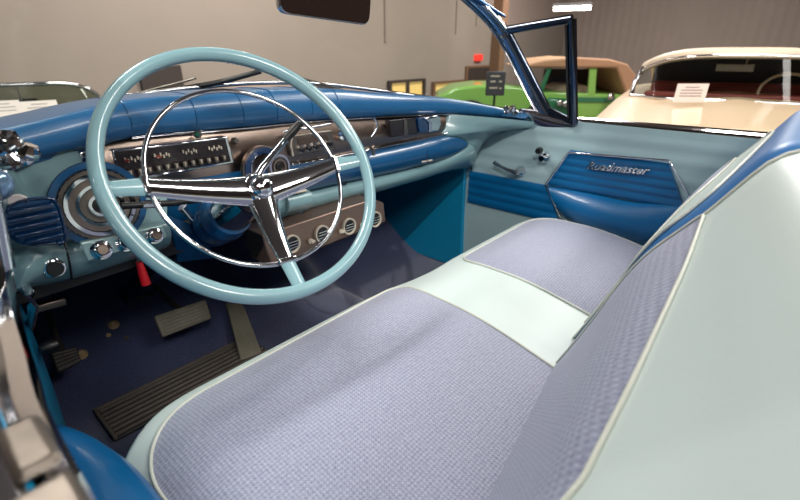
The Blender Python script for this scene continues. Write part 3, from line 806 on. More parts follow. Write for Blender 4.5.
# round clock and speaker rings behind the wheel
def rings(name, c_, ax, rads, mats, parent):
    c_ = V(c_)
    base = None
    for k_, ((d0, d1, r0, r1), mt) in enumerate(zip(rads, mats)):
        o_ = P1(name if k_ == 0 else 'ring', mt, parent if k_ == 0 else base, lambda m_: lathe(m_, c_, ax, [(d0, r0), (d1, r0), (d1, r1), (d0 + .001, r1)] if r1 > 0 else [(d0, r0), (d1, r0 * .98), (d1 + .002, r0 * .5)], 36), smooth=35)
        if k_ == 0: base = o_
c_ = at(262, 169, Y=.93)
rings('clock_housing', c_, (0, -1, .05), [(0, .010, .054, .001), (0, .014, .050, .037), (0, .016, .038, .035), (.004, .008, .035, 0)], [M['satin'], M['navy'], M['chrome'], M['lowpad']], db)
c_ = at(277, 166, Y=.89)
rings('tuning_dial', c_, (0, -1, .05), [(0, .006, .026, .001), (0, .012, .027, .022), (.004, .012, .017, .013), (.002, .010, .009, 0)], [M['dull'], M['chrome'], M['satin'], M['black']], db)
# left round vent dial
c_ = at(99, 204, Y=.90)
rings('round_vent', c_, (-.1, -1, .12), [(0, .004, .074, .001), (0, .010, .073, .063), (.0, .014, .060, .054), (.0, .02, .053, .047), (.0, .014, .046, .036), (.0, .018, .036, .031), (.0, .012, .030, .019), (.0, .022, .019, .014), (.0, .016, .014, 0)],
      [M['navy'], M['lowpad'], M['dull'], M['chrome'], M['satin'], M['chrome'], M['dull'], M['chrome'], M['black']], db)
rv = bpy.data.objects.get('round_vent')
ax_ = V((-.1, -1, .12)).normalized(); ea, eb = frame_of(ax_)
for i in range(36):
    q = 2 * PI * i / 36; dd = ea * math.cos(q) + eb * math.sin(q)
    P1('knurl', M['dull'], rv, lambda m_: box(m_, c_ + dd * .0575 + ax_ * .014, (.008, .0022, .0022), (dd, ax_.cross(dd), ax_)))
# driver side pale panel
topd = [at(-25, 180, X=-.755), at(10, 166, Y=.90), at(25, 160, Y=.925), at(75, 149.5, Y=.935), at(110, 170, Y=.945), at(165, 176, Y=.95)]
midd = [at(-25, 248, X=-.755), at(2, 246, Y=.895), at(28, 243, Y=.91), at(72, 240, Y=.915), at(120, 229, Y=.90), at(167, 221, Y=.90)]
P1('driver_panel', M['paleblue'], db, lambda m_: band(m_, topd, midd, .004, (0, -1, 0), thick=.02), smooth=60)
midd2 = [p.copy() for p in midd]
botd = [at(-25, 305, X=-.755), at(4, 296, Y=.86), at(34, 287, Y=.92), at(72, 279, Y=.93), at(120, 264, Y=.93), at(166, 248, Y=.93)]
P1('lower_panel', M['paleblue'], db, lambda m_: band(m_, midd2, botd, .022, (0, -1, 0), thick=.02, power=.8), smooth=60)
P1('panel_seam', M['black'], db, lambda m_: tube(m_, spline([at(64, 240, Y=.886), at(67, 252, Y=.876), at(70, 266, Y=.882), at(72, 279, Y=.918)], 14), .0018, 6), smooth=60)
# switch plate (trim quadrilateral) and knobs
P1('switch_trim', mat('pale_trim', (150, 178, 178), .25, .3), db, lambda m_: prism(m_, px([(80, 243), (163, 225), (168, 238), (88, 262)], Y=.877), (0, .012, 0)), bevel=.003)
for u, v, r_ in ((101, 250, .0135), (125, 243, .0125), (154, 236, .012)):
    c_ = at(u, v, Y=.876)
    k_ = P1('knob', M['chrome'], db, lambda m_: lathe(m_, c_, (-.1, -1, .35), [(0, r_ * 1.25), (.004, r_ * 1.25), (.006, r_), (.02, r_ * .92), (.022, r_ * .6)], 20), smooth=40)
    P1('knob_cap', M['satin'] if u != 125 else M['black'], k_, lambda m_: lathe(m_, c_ + V((-.1, -1, .35)).normalized() * .021, (-.1, -1, .35), [(0, r_ * .75), (.003, r_ * .6)], 16), smooth=40)
c_ = at(54, 268, Y=.885)
k_ = P1('light_switch', M['chrome'], db, lambda m_: lathe(m_, c_, (-.05, -1, .2), [(0, .016), (.004, .016), (.006, .012)], 20), smooth=40)
P1('switch_slot', M['black'], k_, lambda m_: lathe(m_, c_ + V((0, -.007, 0)), (-.05, -1, .2), [(0, .0125), (.004, .011)], 20), smooth=40)
c_ = at(16, 199, Y=.86)
P1('screw_cover', M['paper'], db, lambda m_: prism(m_, [c_ + V((x, -.003, z)) for x, z in ((-.012, -.006), (.008, -.006), (.014, 0), (.006, .006), (-.012, .006))], (0, .01, 0)), bevel=.002)
# oval louvred vent
vo = [at(u, v, Y=.858) for u, v in ((1, 221), (6, 209), (20, 201), (38, 198.5), (52, 199), (60, 212), (65, 240), (50, 243), (28, 245), (10, 236))]
vos = spline(vo, 40, closed=True)
lv = P1('louvred_vent', M['lowpad'], db, lambda m_: prism(m_, vos, (0, .02, 0)), bevel=.003)
cen = sum(vos, V()) / len(vos)
for i in range(13):
    z = cen.z + .075 - i * .0125
    xs_ = []
    for a_, b_ in zip(vos, vos[1:] + vos[:1]):
        if (a_.z - z) * (b_.z - z) < 0: xs_.append(a_.lerp(b_, (z - a_.z) / (b_.z - a_.z)).x)
    if len(xs_) < 2: continue
    x0, x1 = min(xs_) + .004, max(xs_) - .004
    P1('louvre', M['navy'], lv, lambda m_: box(m_, ((x0 + x1) / 2, .856, z), (x1 - x0, .012, .006), (V((1, 0, 0)), V((0, 1, .4)).normalized(), V((0, -.4, 1)).normalized())), bevel=.001)
P1('vent_rim', M['navy'], lv, lambda m_: tube(m_, [p + V((0, -.001, 0)) for p in vos], .0022, 6, closed=True), smooth=60)
# dark blue recess behind the wheel
P1('recess_panel', M['lowpad'], db, lambda m_: band(m_, px([(112, 184), (180, 178), (270, 168)], Y=.948), px([(150, 224), (200, 219), (275, 214)], Y=.955), .006, (0, -1, 0), thick=.015), smooth=60)
# passenger lower blue pad
tp = [at(262, 172, Y=.92), at(330, 159.5, Y=.925), at(400, 146, Y=.92), at(440, 137, Y=.90), at(457, 137.5, Y=.885), at(466, 141, Y=.88)]
bp_ = [at(262, 202, Y=.92), at(330, 186, Y=.925), at(400, 171, Y=.92), at(440, 160, Y=.90), at(458, 152.5, Y=.885), at(467, 147, Y=.88)]
P1('lower_pad', M['lowpad'], db, lambda m_: band(m_, tp, bp_, lambda s: .032 * (1 if s < .8 else max(.15, 1 - (s - .8) / .2)), (0, -1, .25), thick=.03, power=.6), smooth=70)
# pale roll below it
tq = [at(255, 203, Y=.925), at(330, 186, Y=.93), at(400, 171, Y=.925), at(440, 160.5, Y=.905), at(458, 153, Y=.89), at(470, 144, Y=.885)]
bq = [at(262, 226, Y=.94), at(330, 206, Y=.945), at(395, 187, Y=.95), at(420, 180, Y=.955), at(445, 172, Y=.955), at(470, 167, Y=.96)]
P1('lower_roll', M['paleblue'], db, lambda m_: band(m_, tq, bq, .03, (0, -1, .1), thick=.03, power=.7), smooth=70)
# end cap to the door
ta = [at(446, 114, Y=.925), at(492, 116.5, Y=.86), at(536, 122, X=.738)]
e_a = [at(446, 114, Y=.93), at(443, 124, Y=.93), at(441, 134, Y=.925), at(455, 137, Y=.90), at(466, 141, Y=.895), at(470, 150, Y=.90), at(470, 167, Y=.965)]
e_b = [at(536, 122, X=.742), at(533, 128, X=.742), at(516, 129.5, X=.742), at(500, 133, X=.742), at(486, 142, X=.742), at(476, 155, X=.742), at(469, 178, X=.742)]
P1('end_cap', M['paleblue'], db, lambda m_: band(m_, e_a, e_b, .018, (-.5, -1, .2), thick=.012, k=16), smooth=70)
P1('end_bead', M['paleblue'], db, lambda m_: tube(m_, spline([p + V((-.004, -.004, 0)) for p in e_b], 30), .004, 8), smooth=60)
# underside
P1('underside', M['dark'], db, lambda m_: (prism(m_, [(-.73, .94, .765), (-.2, .96, .765), (.3, .975, .765), (.70, 1.02, .765), (.70, 1.62, .765), (-.73, 1.62, .765)], (0, 0, .02))))
# ashtray door with bright lip, key lock
P1('ashtray_door', M['paleblue'], db, lambda m_: band(m_, px([(285, 195), (309, 190)], Y=.905), px([(280, 219), (303, 213)], Y=.925), .028, (0, -1, .1), n=6, thick=.01, power=.7), smooth=60)
P1('ashtray_lip', M['ivory'], db, lambda m_: box(m_, at(298, 192, Y=.895), (.052, .008, .005), ((V((1, 0, -.03))).normalized(), V((0, 1, 0)), V((0, 0, 1)))), bevel=.0015)
c_ = at(267, 206, Y=.895)
P1('ignition_lock', M['chrome'], db, lambda m_: lathe(m_, c_, (0, -1, .1), [(-.02, .012), (.0, .012), (.004, .010), (.006, .004)], 18), smooth=40)
P1('underdash_knob', M['chrome'], db, lambda m_: lathe(m_, at(302, 214, Y=.90), (0, -1, -.2), [(-.02, .003), (.0, .004), (.006, .003)], 10), smooth=40)
# glove box seam
P1('glove_seam', M['navy'], db, lambda m_: tube(m_, spline([at(428, 150, Y=.869), at(427, 156, Y=.868), at(428, 163, Y=.874)], 8), .0015, 5), smooth=60)
P1('glove_latch', M['ivory'], db, lambda m_: box(m_, at(427, 161, Y=.875), (.05, .006, .004), (V((1, .0, -.05)).normalized(), V((0, 1, 0)), V((0, 0, 1)))), bevel=.001)
P1('dash_emblem', M['satin'], db, lambda m_: (lathe(m_, at(373.5, 148, Y=.90), (0, -1, 0), [(-.01, .008), (.0, .008), (.003, .005)], 8), box(m_, at(373.5, 152, Y=.895), (.006, .006, .02))), bevel=.001)
# radio
rad = P1('radio', M['dull'], db, lambda m_: prism(m_, px([(287, 136), (332, 130), (337, 149), (291, 157)], Y=.94), (0, .03, 0)), bevel=.003)
P1('radio_dial', M['brown'], rad, lambda m_: prism(m_, px([(297, 138), (327, 134), (329, 140), (299, 145)], Y=.938), (0, .01, 0)), bevel=.001)
P1('radio_trim', M['ivory'], rad, lambda m_: tube(m_, px([(292, 137), (291, 146), (293, 156)], Y=.937), .0025, 6), smooth=60)
for i in range(5):
    s = i / 4; c_ = at(302 + 28 * s, 149.5 - 6 * s, Y=.932)
    P1('push_button', M['black'], rad, lambda m_: lathe(m_, c_, (0, -1, 0), [(-.01, .007), (.004, .007), (.006, .005)], 14), smooth=40)
    P1('button_ring', M['chrome'], rad, lambda m_: lathe(m_, c_ + V((0, .004, 0)), (0, -1, 0), [(-.004, .0085), (.002, .0085), (.002, .0065)], 14), smooth=40)
P1('band_bezel', M['chrome'], db, lambda m_: tube(m_, px([(283, 132), (292, 129.5), (306, 128.5), (330, 124)], Y=.944), .0035, 8), smooth=60)
c_ = at(343, 133, Y=.94)
k_ = P1('radio_knob', M['chrome'], db, lambda m_: lathe(m_, c_, (0, -1, 0), [(0, .019), (.005, .019), (.008, .012), (.024, .011), (.026, .006)], 20), smooth=40)
P1('chrome_arc', M['chrome'], db, lambda m_: tube(m_, spline(px([(373.5, 118), (376.5, 123), (375.5, 130), (371, 137)], Y=.935), 14), .0045, 8), smooth=60)
P1('speaker_grille', M['glassdk'], db, lambda m_: prism(m_, px([(389.5, 120.5), (415, 118), (418, 133.5), (392, 137.5)], Y=.928), (0, .02, 0)), bevel=.002)
P1('grille_bar', M['satin'], db, lambda m_: prism(m_, px([(404, 119), (407, 119), (408, 135), (405, 135.5)], Y=.925), (0, .008, 0)), bevel=.001)
P1('blue_lens', M['navy'], db, lambda m_: prism(m_, px([(418, 119), (424, 117), (428.5, 124), (428.5, 132), (420, 133)], Y=.922), (0, .02, 0)), bevel=.002)
P1('chrome_pod', M['chrome'], db, lambda m_: (prism(m_, px([(425, 118), (440, 114.5), (442, 124), (439, 132), (430, 133), (430.5, 124)], Y=.916), (0, .03, 0))), bevel=.006, bseg=3)
# bright castings where dash meets the pillars
def casting(c_, label_, s):
    def f(m_):
        random.seed(5)
        for k_ in range(11):
            q = c_ + V((random.uniform(-.022, .022) * s, random.uniform(-.03, .03) * s, random.uniform(-.016, .016) * s))
            lathe(m_, q - V((0, 0, .006)), (random.uniform(-.5, .5), random.uniform(-1, .2), 1), [(-.004, .006 * s), (0, .012 * s), (.006 * s, .011 * s), (.014 * s, .007 * s)], 10)
    return P1('corner_casting', M['chrome'], db, f, smooth=30)
casting(at(508, 110, Y=.80), '', .8); casting(at(0, 150, Y=.80), '', 1.15)
P1('garnish_cap', M['chrome'], db, lambda m_: band(m_, [at(520, 108, X=.73), at(545, 112, X=.74), at(575, 121, X=.75)], [at(534, 124, X=.735), at(550, 129, X=.74), at(578, 133, X=.745)], .012, (-.7, -.5, .6), n=16, thick=.015), smooth=60)
P1('chrome_ball', mat('blue_grey_enamel', (120, 150, 180), .15, .5), db, lambda m_: lathe(m_, at(-4, 184, Y=.70), (0, -.3, 1), [(-.02, .004), (-.014, .013), (0, .018), (.012, .014), (.018, .005)], 16), smooth=60)

# ---------------------------------------------------------------- air outlet unit under the dash
hu = thing('air_outlet_unit', 'brown metal panel under the dash with four round chrome air outlets', 'air vent', (-.05, .9, .7))
HY = .85
hq = px([(262, 235), (374, 199), (384, 203), (386, 222), (376, 226), (272, 268)], Y=HY)
P1('panel', mat('brown_brushed', (122, 102, 92), .38, .7, noise=.1), hu, lambda m_: prism(m_, hq, (0, .09, 0)), bevel=.004)
for u, v in ((291, 243.5), (321, 233.5), (348, 226), (374, 219)):
    c_ = at(u, v, Y=HY)
    r_ = P1('outlet_ring', M['ivory'], hu, lambda m_: lathe(m_, c_, (0, -1, .08), [(-.004, .022), (.008, .022), (.008, .0185), (.003, .0175)], 26), smooth=35)
    P1('outlet_throat', M['black'], r_, lambda m_: lathe(m_, c_, (0, -1, .08), [(-.003, .0178), (.004, .0178)], 22), smooth=35)
    for k_ in (-.007, .0, .007):
        P1('vane', M['chrome'], r_, lambda m_: box(m_, c_ + V((0, -.007, k_)), (.032 if k_ == 0 else .028, .008, .0014)))
for u, v in ((310, 241), (340.5, 231), (361.5, 225)):
    c_ = at(u, v, Y=HY)
    P1('outlet_knob', M['ivory'], hu, lambda m_: (lathe(m_, c_, (0, -1, .08), [(0, .0065), (.006, .0065), (.012, .004)], 12), box(m_, c_ + V((0, -.008, 0)), (.018, .004, .005))), smooth=40)
for s_ in (-.2, .02):
    P1('hanger', M['dark'], hu, lambda m_: box(m_, (s_, HY + .08, .80), (.02, .02, .1)))

# ---------------------------------------------------------------- steering column and wheel
al, ph = math.radians(38), math.radians(-6)
WN = V((math.sin(ph) * math.cos(al), -math.cos(al) * math.cos(ph), math.sin(al)))
WC = V((-.38, .697, .98))
W1 = WN.cross(V((0, 0, 1))).normalized()
if W1.x < 0: W1 = -W1
W2 = W1.cross(WN); W2 = W2 if W2.z > 0 else -W2
def wp(a_, b_, h=0.): return WC + W1 * a_ + W2 * b_ + WN * h
sc_ = thing('steering_column', 'blue and chrome steering column under the wheel with shift lever', 'steering column', wp(0, 0, -1.0))
HT = WC + W1 * .020 - W2 * .022 - WN * .03
CB = wp(-.012, .0, -.245)
AX = (HT - CB).normalized()
def cp(h): return CB + AX * h
P1('jacket', M['navy'], sc_, lambda m_: lathe(m_, cp(-.80), AX, [(0, .026), (.70, .028), (.76, .038), (.78, .044)], 28), smooth=40)
P1('collar', M['lowpad'], sc_, lambda m_: lathe(m_, cp(0), AX, [(-.03, .034), (0, .046), (.05, .050), (.075, .046), (.08, .04)], 32), smooth=40)
P1('collar_ring', M['navy'], sc_, lambda m_: lathe(m_, cp(.035), AX, [(0, .050), (.004, .0515), (.008, .050)], 32), smooth=60)
P1('upper_bowl', M['chrome'], sc_, lambda m_: lathe(m_, cp(.06), AX, [(0, .042), (.03, .041), (.07, .036), (.095, .030)], 32), smooth=60)
sl = P1('shift_lever', M['chrome'], sc_, lambda m_: tube(m_, [wp(.02, .0, -.13), at(262, 168, Y=.80), at(286, 139, Y=.82)], [.008, .0085, .007], 10), smooth=60)
P1('lever_knob', M['black'], sl, lambda m_: tube(m_, [at(284, 141, Y=.82), at(293, 131, Y=.82), at(303, 120, Y=.82)], [.0075, .0095, .008], 10), smooth=60)
tl_ = P1('turn_signal_lever', M['black'], sc_, lambda m_: tube(m_, [wp(-.02, .0, -.10), at(175, 203, Y=.82), at(122, 206, Y=.84)], [.006, .0055, .006], 10), smooth=60)
P1('lever_ferrule', M['chrome'], tl_, lambda m_: tube(m_, [at(160, 203.5, Y=.8225), at(143, 204.5, Y=.829)], .0075, 10), smooth=60)
P1('column_bracket', M['chrome'], sc_, lambda m_: tube(m_, [at(182, 207, Y=.9), at(191, 218, Y=.9), at(200, 226, Y=.9)], [.01, .006, .012], 10), smooth=60)
P1('column_plate', M['lowpad'], sc_, lambda m_: band(m_, px([(165, 214), (195, 226)], Y=.93), px([(178, 262), (215, 258)], Y=.97), .01, (0, -1, 0), n=8, thick=.01))

sw_ = thing('steering_wheel', 'large pale teal steering wheel with chrome spokes and horn ring', 'steering wheel', tuple(WC))
def rimf(m_):
    n_ = 120; ps = []; rs = []
    for i in range(n_):
        q = 2 * PI * i / n_
        ps.append(wp(.2255 * math.cos(q), .2255 * math.sin(q)))
        rs.append(.0118 + .0008 * math.sin(q * 2))
    tube(m_, ps, rs, 18, closed=True, up=WN)
P1('rim', M['rim'], sw_, rimf, smooth=80)
for a0, a1 in ((20, 80),):
    # finger ridges along the inside of the rim
    k_ = 0
    def rid(m_):
        a_ = a0
        while a_ < a1:
            q = math.radians(a_)
            lathe(m_, wp(.2165 * math.cos(q), .2165 * math.sin(q), -.006), WN, [(-.003, .001), (0, .0032), (.006, .0032), (.009, .001)], 8); a_ += 2.2
    P1('grip_ridges', M['rim'], sw_, rid, smooth=80)
hrC = (.004, -.002); hrR = .167; hrH = -.02
P1('horn_ring', M['chrome'], sw_, lambda m_: tube(m_, [wp(hrC[0] + hrR * math.cos(2 * PI * i / 96), hrC[1] + hrR * math.sin(2 * PI * i / 96), hrH) for i in range(96)], .0042, 10, closed=True, up=WN), smooth=80)
HO = (.020, -.022)
def blade(m_, ang, r0, r1,  w0, w1, h0, h1, th0, th1, sag=.0):
    ca, sa = math.cos(ang), math.sin(ang); rows = []
    for i in range(15):
        s = i / 14; r = r0 + (r1 - r0) * s; ox = HO[0] * max(0, 1 - r / .17); oy = HO[1] * max(0, 1 - r / .17); w = w0 + (w1 - w0) * s ** .8; h = h0 + (h1 - h0) * s + sag * math.sin(PI * s); th = th0 + (th1 - th0) * s
        row = []
        for (a_, b_) in ((-1, -.1), (-.9, .35), (-.5, .8), (0, 1), (.5, .8), (.9, .35), (1, -.1), (.8, -.6), (0, -1), (-.8, -.6)):
            row.append(wp(ox + ca * r - sa * w * a_ * .5, oy + sa * r + ca * w * a_ * .5, h + th * b_ * .5))
        rows.append(row)
    vs = grid(m_, rows, closed_v=True); fan(m_, vs[0]); fan(m_, vs[-1])
for ang, nm in ((178, 0), (-5.5, 1), (-92, 2)):
    A_ = math.radians(ang)
    s_ = P1('spoke', M['chrome'], sw_, lambda m_: blade(m_, A_, .012, .172, .064 if nm < 2 else .062, .029 if nm < 2 else .026, -.052, -.012, .024, .012, -.006), smooth=45)
    P1('spoke_tip', M['rim'], s_, lambda m_: blade(m_, A_, .168, .222, .031 if nm < 2 else .027, .024, -.013, -.002, .012, .012), smooth=45)
    P1('spoke_clip', M['chrome'], s_, lambda m_: box(m_, wp(math.cos(A_) * .168, math.sin(A_) * .168, -.012), (.010, .034, .014), (W1 * math.cos(A_) + W2 * math.sin(A_), W2 * math.cos(A_) - W1 * math.sin(A_), WN)), bevel=.003)
P1('hub', M['chrome'], sw_, lambda m_: lathe(m_, cp(.158), AX, [(0, .030), (.02, .034), (.035, .034), (.046, .028), (.052, .020)], 32), smooth=60)
P1('horn_button', M['chrome'], sw_, lambda m_: lathe(m_, cp(.205), AX, [(0, .021), (.006, .022), (.010, .019), (.016, .015), (.019, .005)], 28), smooth=60)

# ---------------------------------------------------------------- hanging red pull
p0, p1 = at(139, 262, Y=.93), at(146, 284, Y=.93)
t = thing('pull_handle', 'small bright red pull hanging under the driver side dash', 'handle', tuple(p0))
P1('grip', M['red'], t, lambda m_: tube(m_, [p0, p0.lerp(p1, .5), p1], [.006, .0085, .0095], 12), smooth=50)
P1('cord', M['dull'], t, lambda m_: tube(m_, [p0, p0 + V((-.004, .01, .03))], .002, 6))
p0 = at(183, 255, Y=1.0)
o = P1('tag', M['red'], None, lambda m_: box(m_, p0, (.012, .004, .028)), bevel=.002)
tag(o, 'tiny red tag hanging beside the steering column', 'tag')
a_, b_ = at(34, 308.5, Y=1.0), at(65, 300, Y=1.0)
o = P1('hood_release', M['satin'], None, lambda m_: box(m_, (a_ + b_) / 2, ((b_ - a_).length, .02, .016), ((b_ - a_).normalized(), V((0, 1, 0)), (b_ - a_).normalized().cross(V((0, 1, 0))))), bevel=.003)
tag(o, 'flat bright lettered lever sticking out below the dash near the driver door', 'lever')

# ---------------------------------------------------------------- pedals
def pad_pedal(name, label, quad, Y0, Y1, ridges, m_body, arm, thick=.014):
    """quad TL TR BR BL pixels; top edge on plane Y0, bottom edge on plane Y1"""
    q = [at(*quad[0], Y=Y0), at(*quad[1], Y=Y0), at(*quad[2], Y=Y1), at(*quad[3], Y=Y1)]
    t = thing(name, label, 'pedal', tuple(sum(q, V()) / 4))
    nrm_ = (q[1] - q[0]).cross(q[3] - q[0]).normalized()
    if nrm_.y > 0: nrm_ = -nrm_
    P1('pad', m_body, t, lambda m_: prism(m_, q, -nrm_ * thick), bevel=.005, bseg=3)
    def rg_(m_):
        for i in range(ridges):
            s = (i + .8) / (ridges + .6)
            a_ = q[0].lerp(q[3], s).lerp(q[1].lerp(q[2], s), .06); b_ = q[0].lerp(q[3], s).lerp(q[1].lerp(q[2], s), .94)
            tube(m_, [a_ + nrm_ * .0008, b_ + nrm_ * .0008], .0018, 6)
    P1('ridges', M['ridge'] if m_body is M['rubber'] else M['pedal'], t, rg_, smooth=60)
    P1('pedal_arm', M['dull'], t, lambda m_: tube(m_, arm, .008, 8, flat=.6), smooth=60)
    return t
pad_pedal('brake_pedal', 'wide ribbed grey rubber brake pedal right of the dark bracket', [(154, 316), (206, 299), (212, 318), (163, 337)], 1.24, 1.20, 6, M['pedal'], [at(184, 312, Y=1.245), at(165, 296, Y=1.38), (-.42, 1.6, .72)])
pad_pedal('parking_brake_pedal', 'small ribbed parking brake pedal beside the driver kick panel', [(50, 352), (77, 346), (82, 361), (58, 373)], 1.24, 1.20, 5, M['rubber'], [at(64, 356, Y=1.245), at(57, 340, Y=1.3), at(48, 312, Y=1.36)])
q = [at(226, 303, Y=1.31), at(242, 300, Y=1.31), at(262, 352, Z=.318), at(241, 360, Z=.318)]
t = thing('accelerator_pedal', 'long narrow grey accelerator pedal standing on the carpet beside the seat edge', 'pedal', tuple(q[3]))
P1('pad', M['pedal'], t, lambda m_: prism(m_, q, (0, .008, -.012)), bevel=.004)
P1('hinge', M['dull'], t, lambda m_: box(m_, (q[2] + q[3]) / 2 + V((0, .01, -.012)), (.05, .02, .012)))
bq_ = px([(127, 300), (158, 291), (160, 318), (137, 325)], Y=1.44)
t = thing('pedal_bracket', 'dark metal bracket plate behind the brake pedal', 'bracket', tuple(bq_[0]))
P1('plate', M['dark'], t, lambda m_: prism(m_, bq_, (0, .01, 0)), bevel=.003)
P1('edge_strip', M['dull'], t, lambda m_: tube(m_, [bq_[0], bq_[3], bq_[3].lerp(bq_[2], .4)], .004, 6))
P1('bolt', M['dull'], t, lambda m_: lathe(m_, at(151, 308, Y=1.438), (0, -1, 0), [(0, .012), (.006, .012), (.01, .006)], 10))
def toepoint(u, v):
    # meet of the sight line with the toe board
    lo, hi = .9, 2.2
    pr = [(1.16, FZ), (1.24, FZ + .015), (1.34, FZ + .07), (1.5, FZ + .2), (1.64, FZ + .34), (1.70, FZ + .5)]
    def zt_(y):
        if y < 1.16: return FZ
        for (a0, b0), (a1, b1) in zip(pr, pr[1:]):
            if y <= a1: return b0 + (b1 - b0) * (y - a0) / (a1 - a0)
        return 9
    y = .8
    while y < 1.7:
        p = at(u, v, Y=y)
        if p.z < zt_(y) + .004: return p
        y += .004
    return at(u, v, Y=1.69)
BRASS = mat('brass', (190, 160, 120), .4, .3)
for i, (u, v) in enumerate(((114, 325), (109, 336), (82, 355), (127, 339))):
    c_ = toepoint(u, v)
    o = P1('floor_button', BRASS if i != 3 else M['dull'], None, lambda m_: lathe(m_, c_ - V((0, -.006, .004)), (0, -.6, .8), [(-.004, .015), (.006, .015), (.010, .011), (.016, .007)] if i % 2 == 0 else [(0, .007), (.010, .006)], 16), smooth=40)
    tag(o, ['round brass floor button on the toe carpet left of the brake pedal', 'tiny bright stud just below the brass floor button', 'round brass button beside the parking brake pedal', 'tiny dull stud on the carpet right of the brass floor button'][i], 'button', 'studs and buttons on the toe carpet')
# ribbed heel mat
mt_ = thing('heel_mat', 'black ribbed rubber heel mat on the navy carpet in front of the seat', 'mat', (-.4, 1.05, FZ))
P1('base', M['rubber'], mt_, lambda m_: box(m_, (-.40, 1.13, FZ + .004), (.45, .14, .010)), bevel=.003)
def ribs(m_):
    for i in range(7):
        box(m_, (-.40, 1.185 - i * .019, FZ + .012), (.435, .007, .008))
rb_ = P1('ribs', M['ridge'], mt_, ribs, bevel=.0015)
P1('edging', M['ridge'], mt_, lambda m_: (box(m_, (-.40, 1.199, FZ + .010), (.45, .008, .014)), box(m_, (-.622, 1.13, FZ + .010), (.008, .14, .014))), bevel=.002)

# ---------------------------------------------------------------- bench seat
seat = thing('bench_seat', 'front bench seat in pale vinyl with grey woven inserts and split backrests', 'seat', (0, .3, FZ))
def sstep(a_, b_, x): 
    x = max(0., min(1., (x - a_) / (b_ - a_))); return x * x * (3 - 2 * x)
def zc(x, y):
    z = .598 + .050 * sstep(.10, .48, y)
    fr = .655 + .02 * sstep(.12, -.2, x)
    if y > fr - .11: z -= .018 * ((y - fr + .11) / .11) ** 2
    ax = abs(x)
    e0 = .60 if x < 0 else .58
    if ax > e0: z -= .030 * ((ax - e0) / .12) ** 2.2
    z -= .004 * math.exp(-((x - .06) / .09) ** 4)
    return z
def front_y(x):
    ax = abs(x); return .672 + .022 * sstep(.12, -.2, x) - .10 * max(0, (ax - (.54 if x < 0 else .52)) / .18) ** 2.4
def cush(m_):
    rows = []
    nx = 81
    for i in range(nx):
        x = -.735 + 1.435 * i / (nx - 1); fy = front_y(x); r = []
        for j in range(27):
            y = .05 + (fy - .02 - .05) * j / 26; r.append(V((x, y, zc(x, y))))
        ze = r[-1].z
        for k_ in range(1, 7):
            q = k_ / 6 * PI / 2; r.append(V((x, fy - .02 + .02 * math.sin(q), ze - .022 * (1 - math.cos(q)))))
        r.append(V((x, fy + .0, ze - .09))); r.append(V((x, fy - .012, ze - .18))); r.append(V((x, .05, ze - .18)))
        rows.append(r)
    vs = grid(m_, rows)
    m_.faces.new(vs[0]); m_.faces.new(vs[-1][::-1])
cu_ = P1('seat_cushion', M['white'], seat, cush, smooth=60)
def fcush(x, y, h): return V((x, y, zc(x, y) + .001 + h))
inserts = [([(-.686, .10), (-.686, .57), (-.60, .655), (-.045, .670), (-.09, .08)], [.02, .10, .06, .05, .02]),
           ([(.145, .08), (.165, .635), (.60, .64), (.655, .56), (.665, .08)], [.02, .05, .08, .08, .02])]
for pl, rr2 in inserts:
    ol = densify(roundpoly(pl, rr2, 8), .02)
    ins = P1('cushion_insert', M['woven'], cu_, lambda m_: patch(m_, ol, fcush, .010, 16, .35), smooth=60)
    P1('piping', M['welt'], cu_, lambda m_: tube(m_, [fcush(a_, b_, .001) for a_, b_ in ol], .0028, 6, closed=True), smooth=80)
P1('seat_base', M['dark'], seat, lambda m_: box(m_, (0, .36, .37), (1.3, .52, .13)), bevel=.01)

prof = [(.27, .565), (.262, .60), (.235, .662), (.203, .74), (.176, .815), (.148, .872), (.113, .920), (.088, .955), (.060, 1.0), (.036, 1.034), (.004, 1.052), (-.045, 1.060), (-.10, 1.045), (-.135, 1.0), (-.14, .9), (-.11, .7), (-.08, .56)]
PS = spline([(0, a_, b_) for a_, b_ in prof], 200)
PL = [0]
for a_, b_ in zip(PS, PS[1:]): PL.append(PL[-1] + (b_ - a_).length)
def prof_at(t_):
    t_ = max(0, min(PL[-1], t_)); 
    i = min(198, int(t_ / PL[-1] * 199)); 
    s = (t_ - PL[i]) / max(1e-9, PL[i + 1] - PL[i]); s = max(0, min(1, s))
    p = PS[i].lerp(PS[i + 1], s); d = (PS[min(i + 2, 199)] - PS[max(i - 1, 0)]).normalized()
    return p.y, p.z, d.z, -d.y          # point and outward normal (towards +y, up)
def t_of_z(z):
    for i, p in enumerate(PS):
        if p.z >= z: return PL[i]
    return PL[-1]
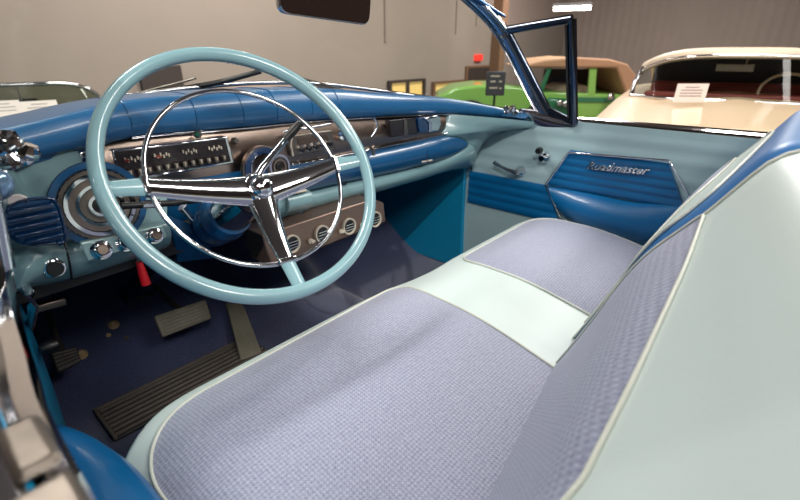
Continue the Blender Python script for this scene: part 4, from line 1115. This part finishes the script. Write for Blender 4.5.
def make_back(x0, x1, driver):
    def f(x, t_, h):
        y, z, ny, nz_ = prof_at(t_)
        e = min(x - x0, x1 - x); R_ = .035
        k_ = 1. if e >= R_ else math.sqrt(max(0., 1 - ((R_ - e) / R_) ** 2))
        if driver:
            g = max(0., min(1.25, (-.03 - x) / .40))
            y -= .009 + .068 * g
        h2 = h - (1 - k_) * .03
        return V((x, y + ny * h2, z + nz_ * h2))
    b = None
    def shell(m_):
        xs_ = [x0 + .0008, x0 + .003, x0 + .008, x0 + .016, x0 + .035] + [x0 + .035 + (x1 - x0 - .07) * i / 24 for i in range(1, 24)] + [x1 - .035, x1 - .016, x1 - .008, x1 - .003, x1 - .0008]
        rows = [[f(x, PL[-1] * j / 90, 0) for j in range(91)] for x in xs_]
        vs = grid(m_, rows, closed_v=True)
        fan(m_, vs[0]); fan(m_, vs[-1])
    b = P1('backrest', M['seatblue'], seat, shell, smooth=60)
    ttop = t_of_z(1.01) if not driver else t_of_z(1.052) + .03
    tin = t_of_z(.935)
    L_ = [(x0 + .035, .02), (x0 + .035, ttop), (x1 - .035, ttop), (x1 - .035, .02)]
    if not driver: L_ = [(.047, .02), (.047, .37), (.105, .42), (.24, .465), (.38, .492), (.52, .486), (.655, .46), (.655, .02)]
    ol = densify(roundpoly(L_, [.01, .035, .035, .01] if driver else .03, 8), .02)
    P1('border_panel', M['white'], b, lambda m_: patch(m_, ol, lambda a_, c2, h: f(a_, c2, h + .0015), .004, 26, .2), smooth=60)
    P1('piping', M['welt'], b, lambda m_: tube(m_, [f(a_, c2, .003) for a_, c2 in ol], .0032, 6, closed=True), smooth=80)
    I_ = [(x0 + .045, .02), (x0 + .045, tin - (.0 if driver else .03)), (x0 + .09, tin), (x1 - .09, tin), (x1 - .07, tin - .05), (x1 - .07, .02)]
    if driver: I_ = [(x0 + .05, .02), (x0 + .05, .20), (x0 + .08, .285), (-.55, .33), (-.44, .360), (-.34, .381), (-.22, .407), (x1 - .05, .43), (x1 - .045, .40), (x1 - .045, .02)]
    else: I_ = [(.12, .02), (.12, .26), (.32, .355), (.48, .385), (.61, .385), (.64, .35), (.64, .02)]
    ol2 = densify(roundpoly(I_, .03, 8), .02)
    P1('back_insert', M['wovenb'], b, lambda m_: patch(m_, ol2, lambda a_, c2, h: f(a_, c2, h + .0062), .006, 26, .3), smooth=60)
    P1('insert_piping', M['welt'], b, lambda m_: tube(m_, [f(a_, c2, .0075) for a_, c2 in ol2], .0028, 6, closed=True), smooth=80)
    return b
make_back(-.70, -.012, True)
make_back(.012, .69, False)
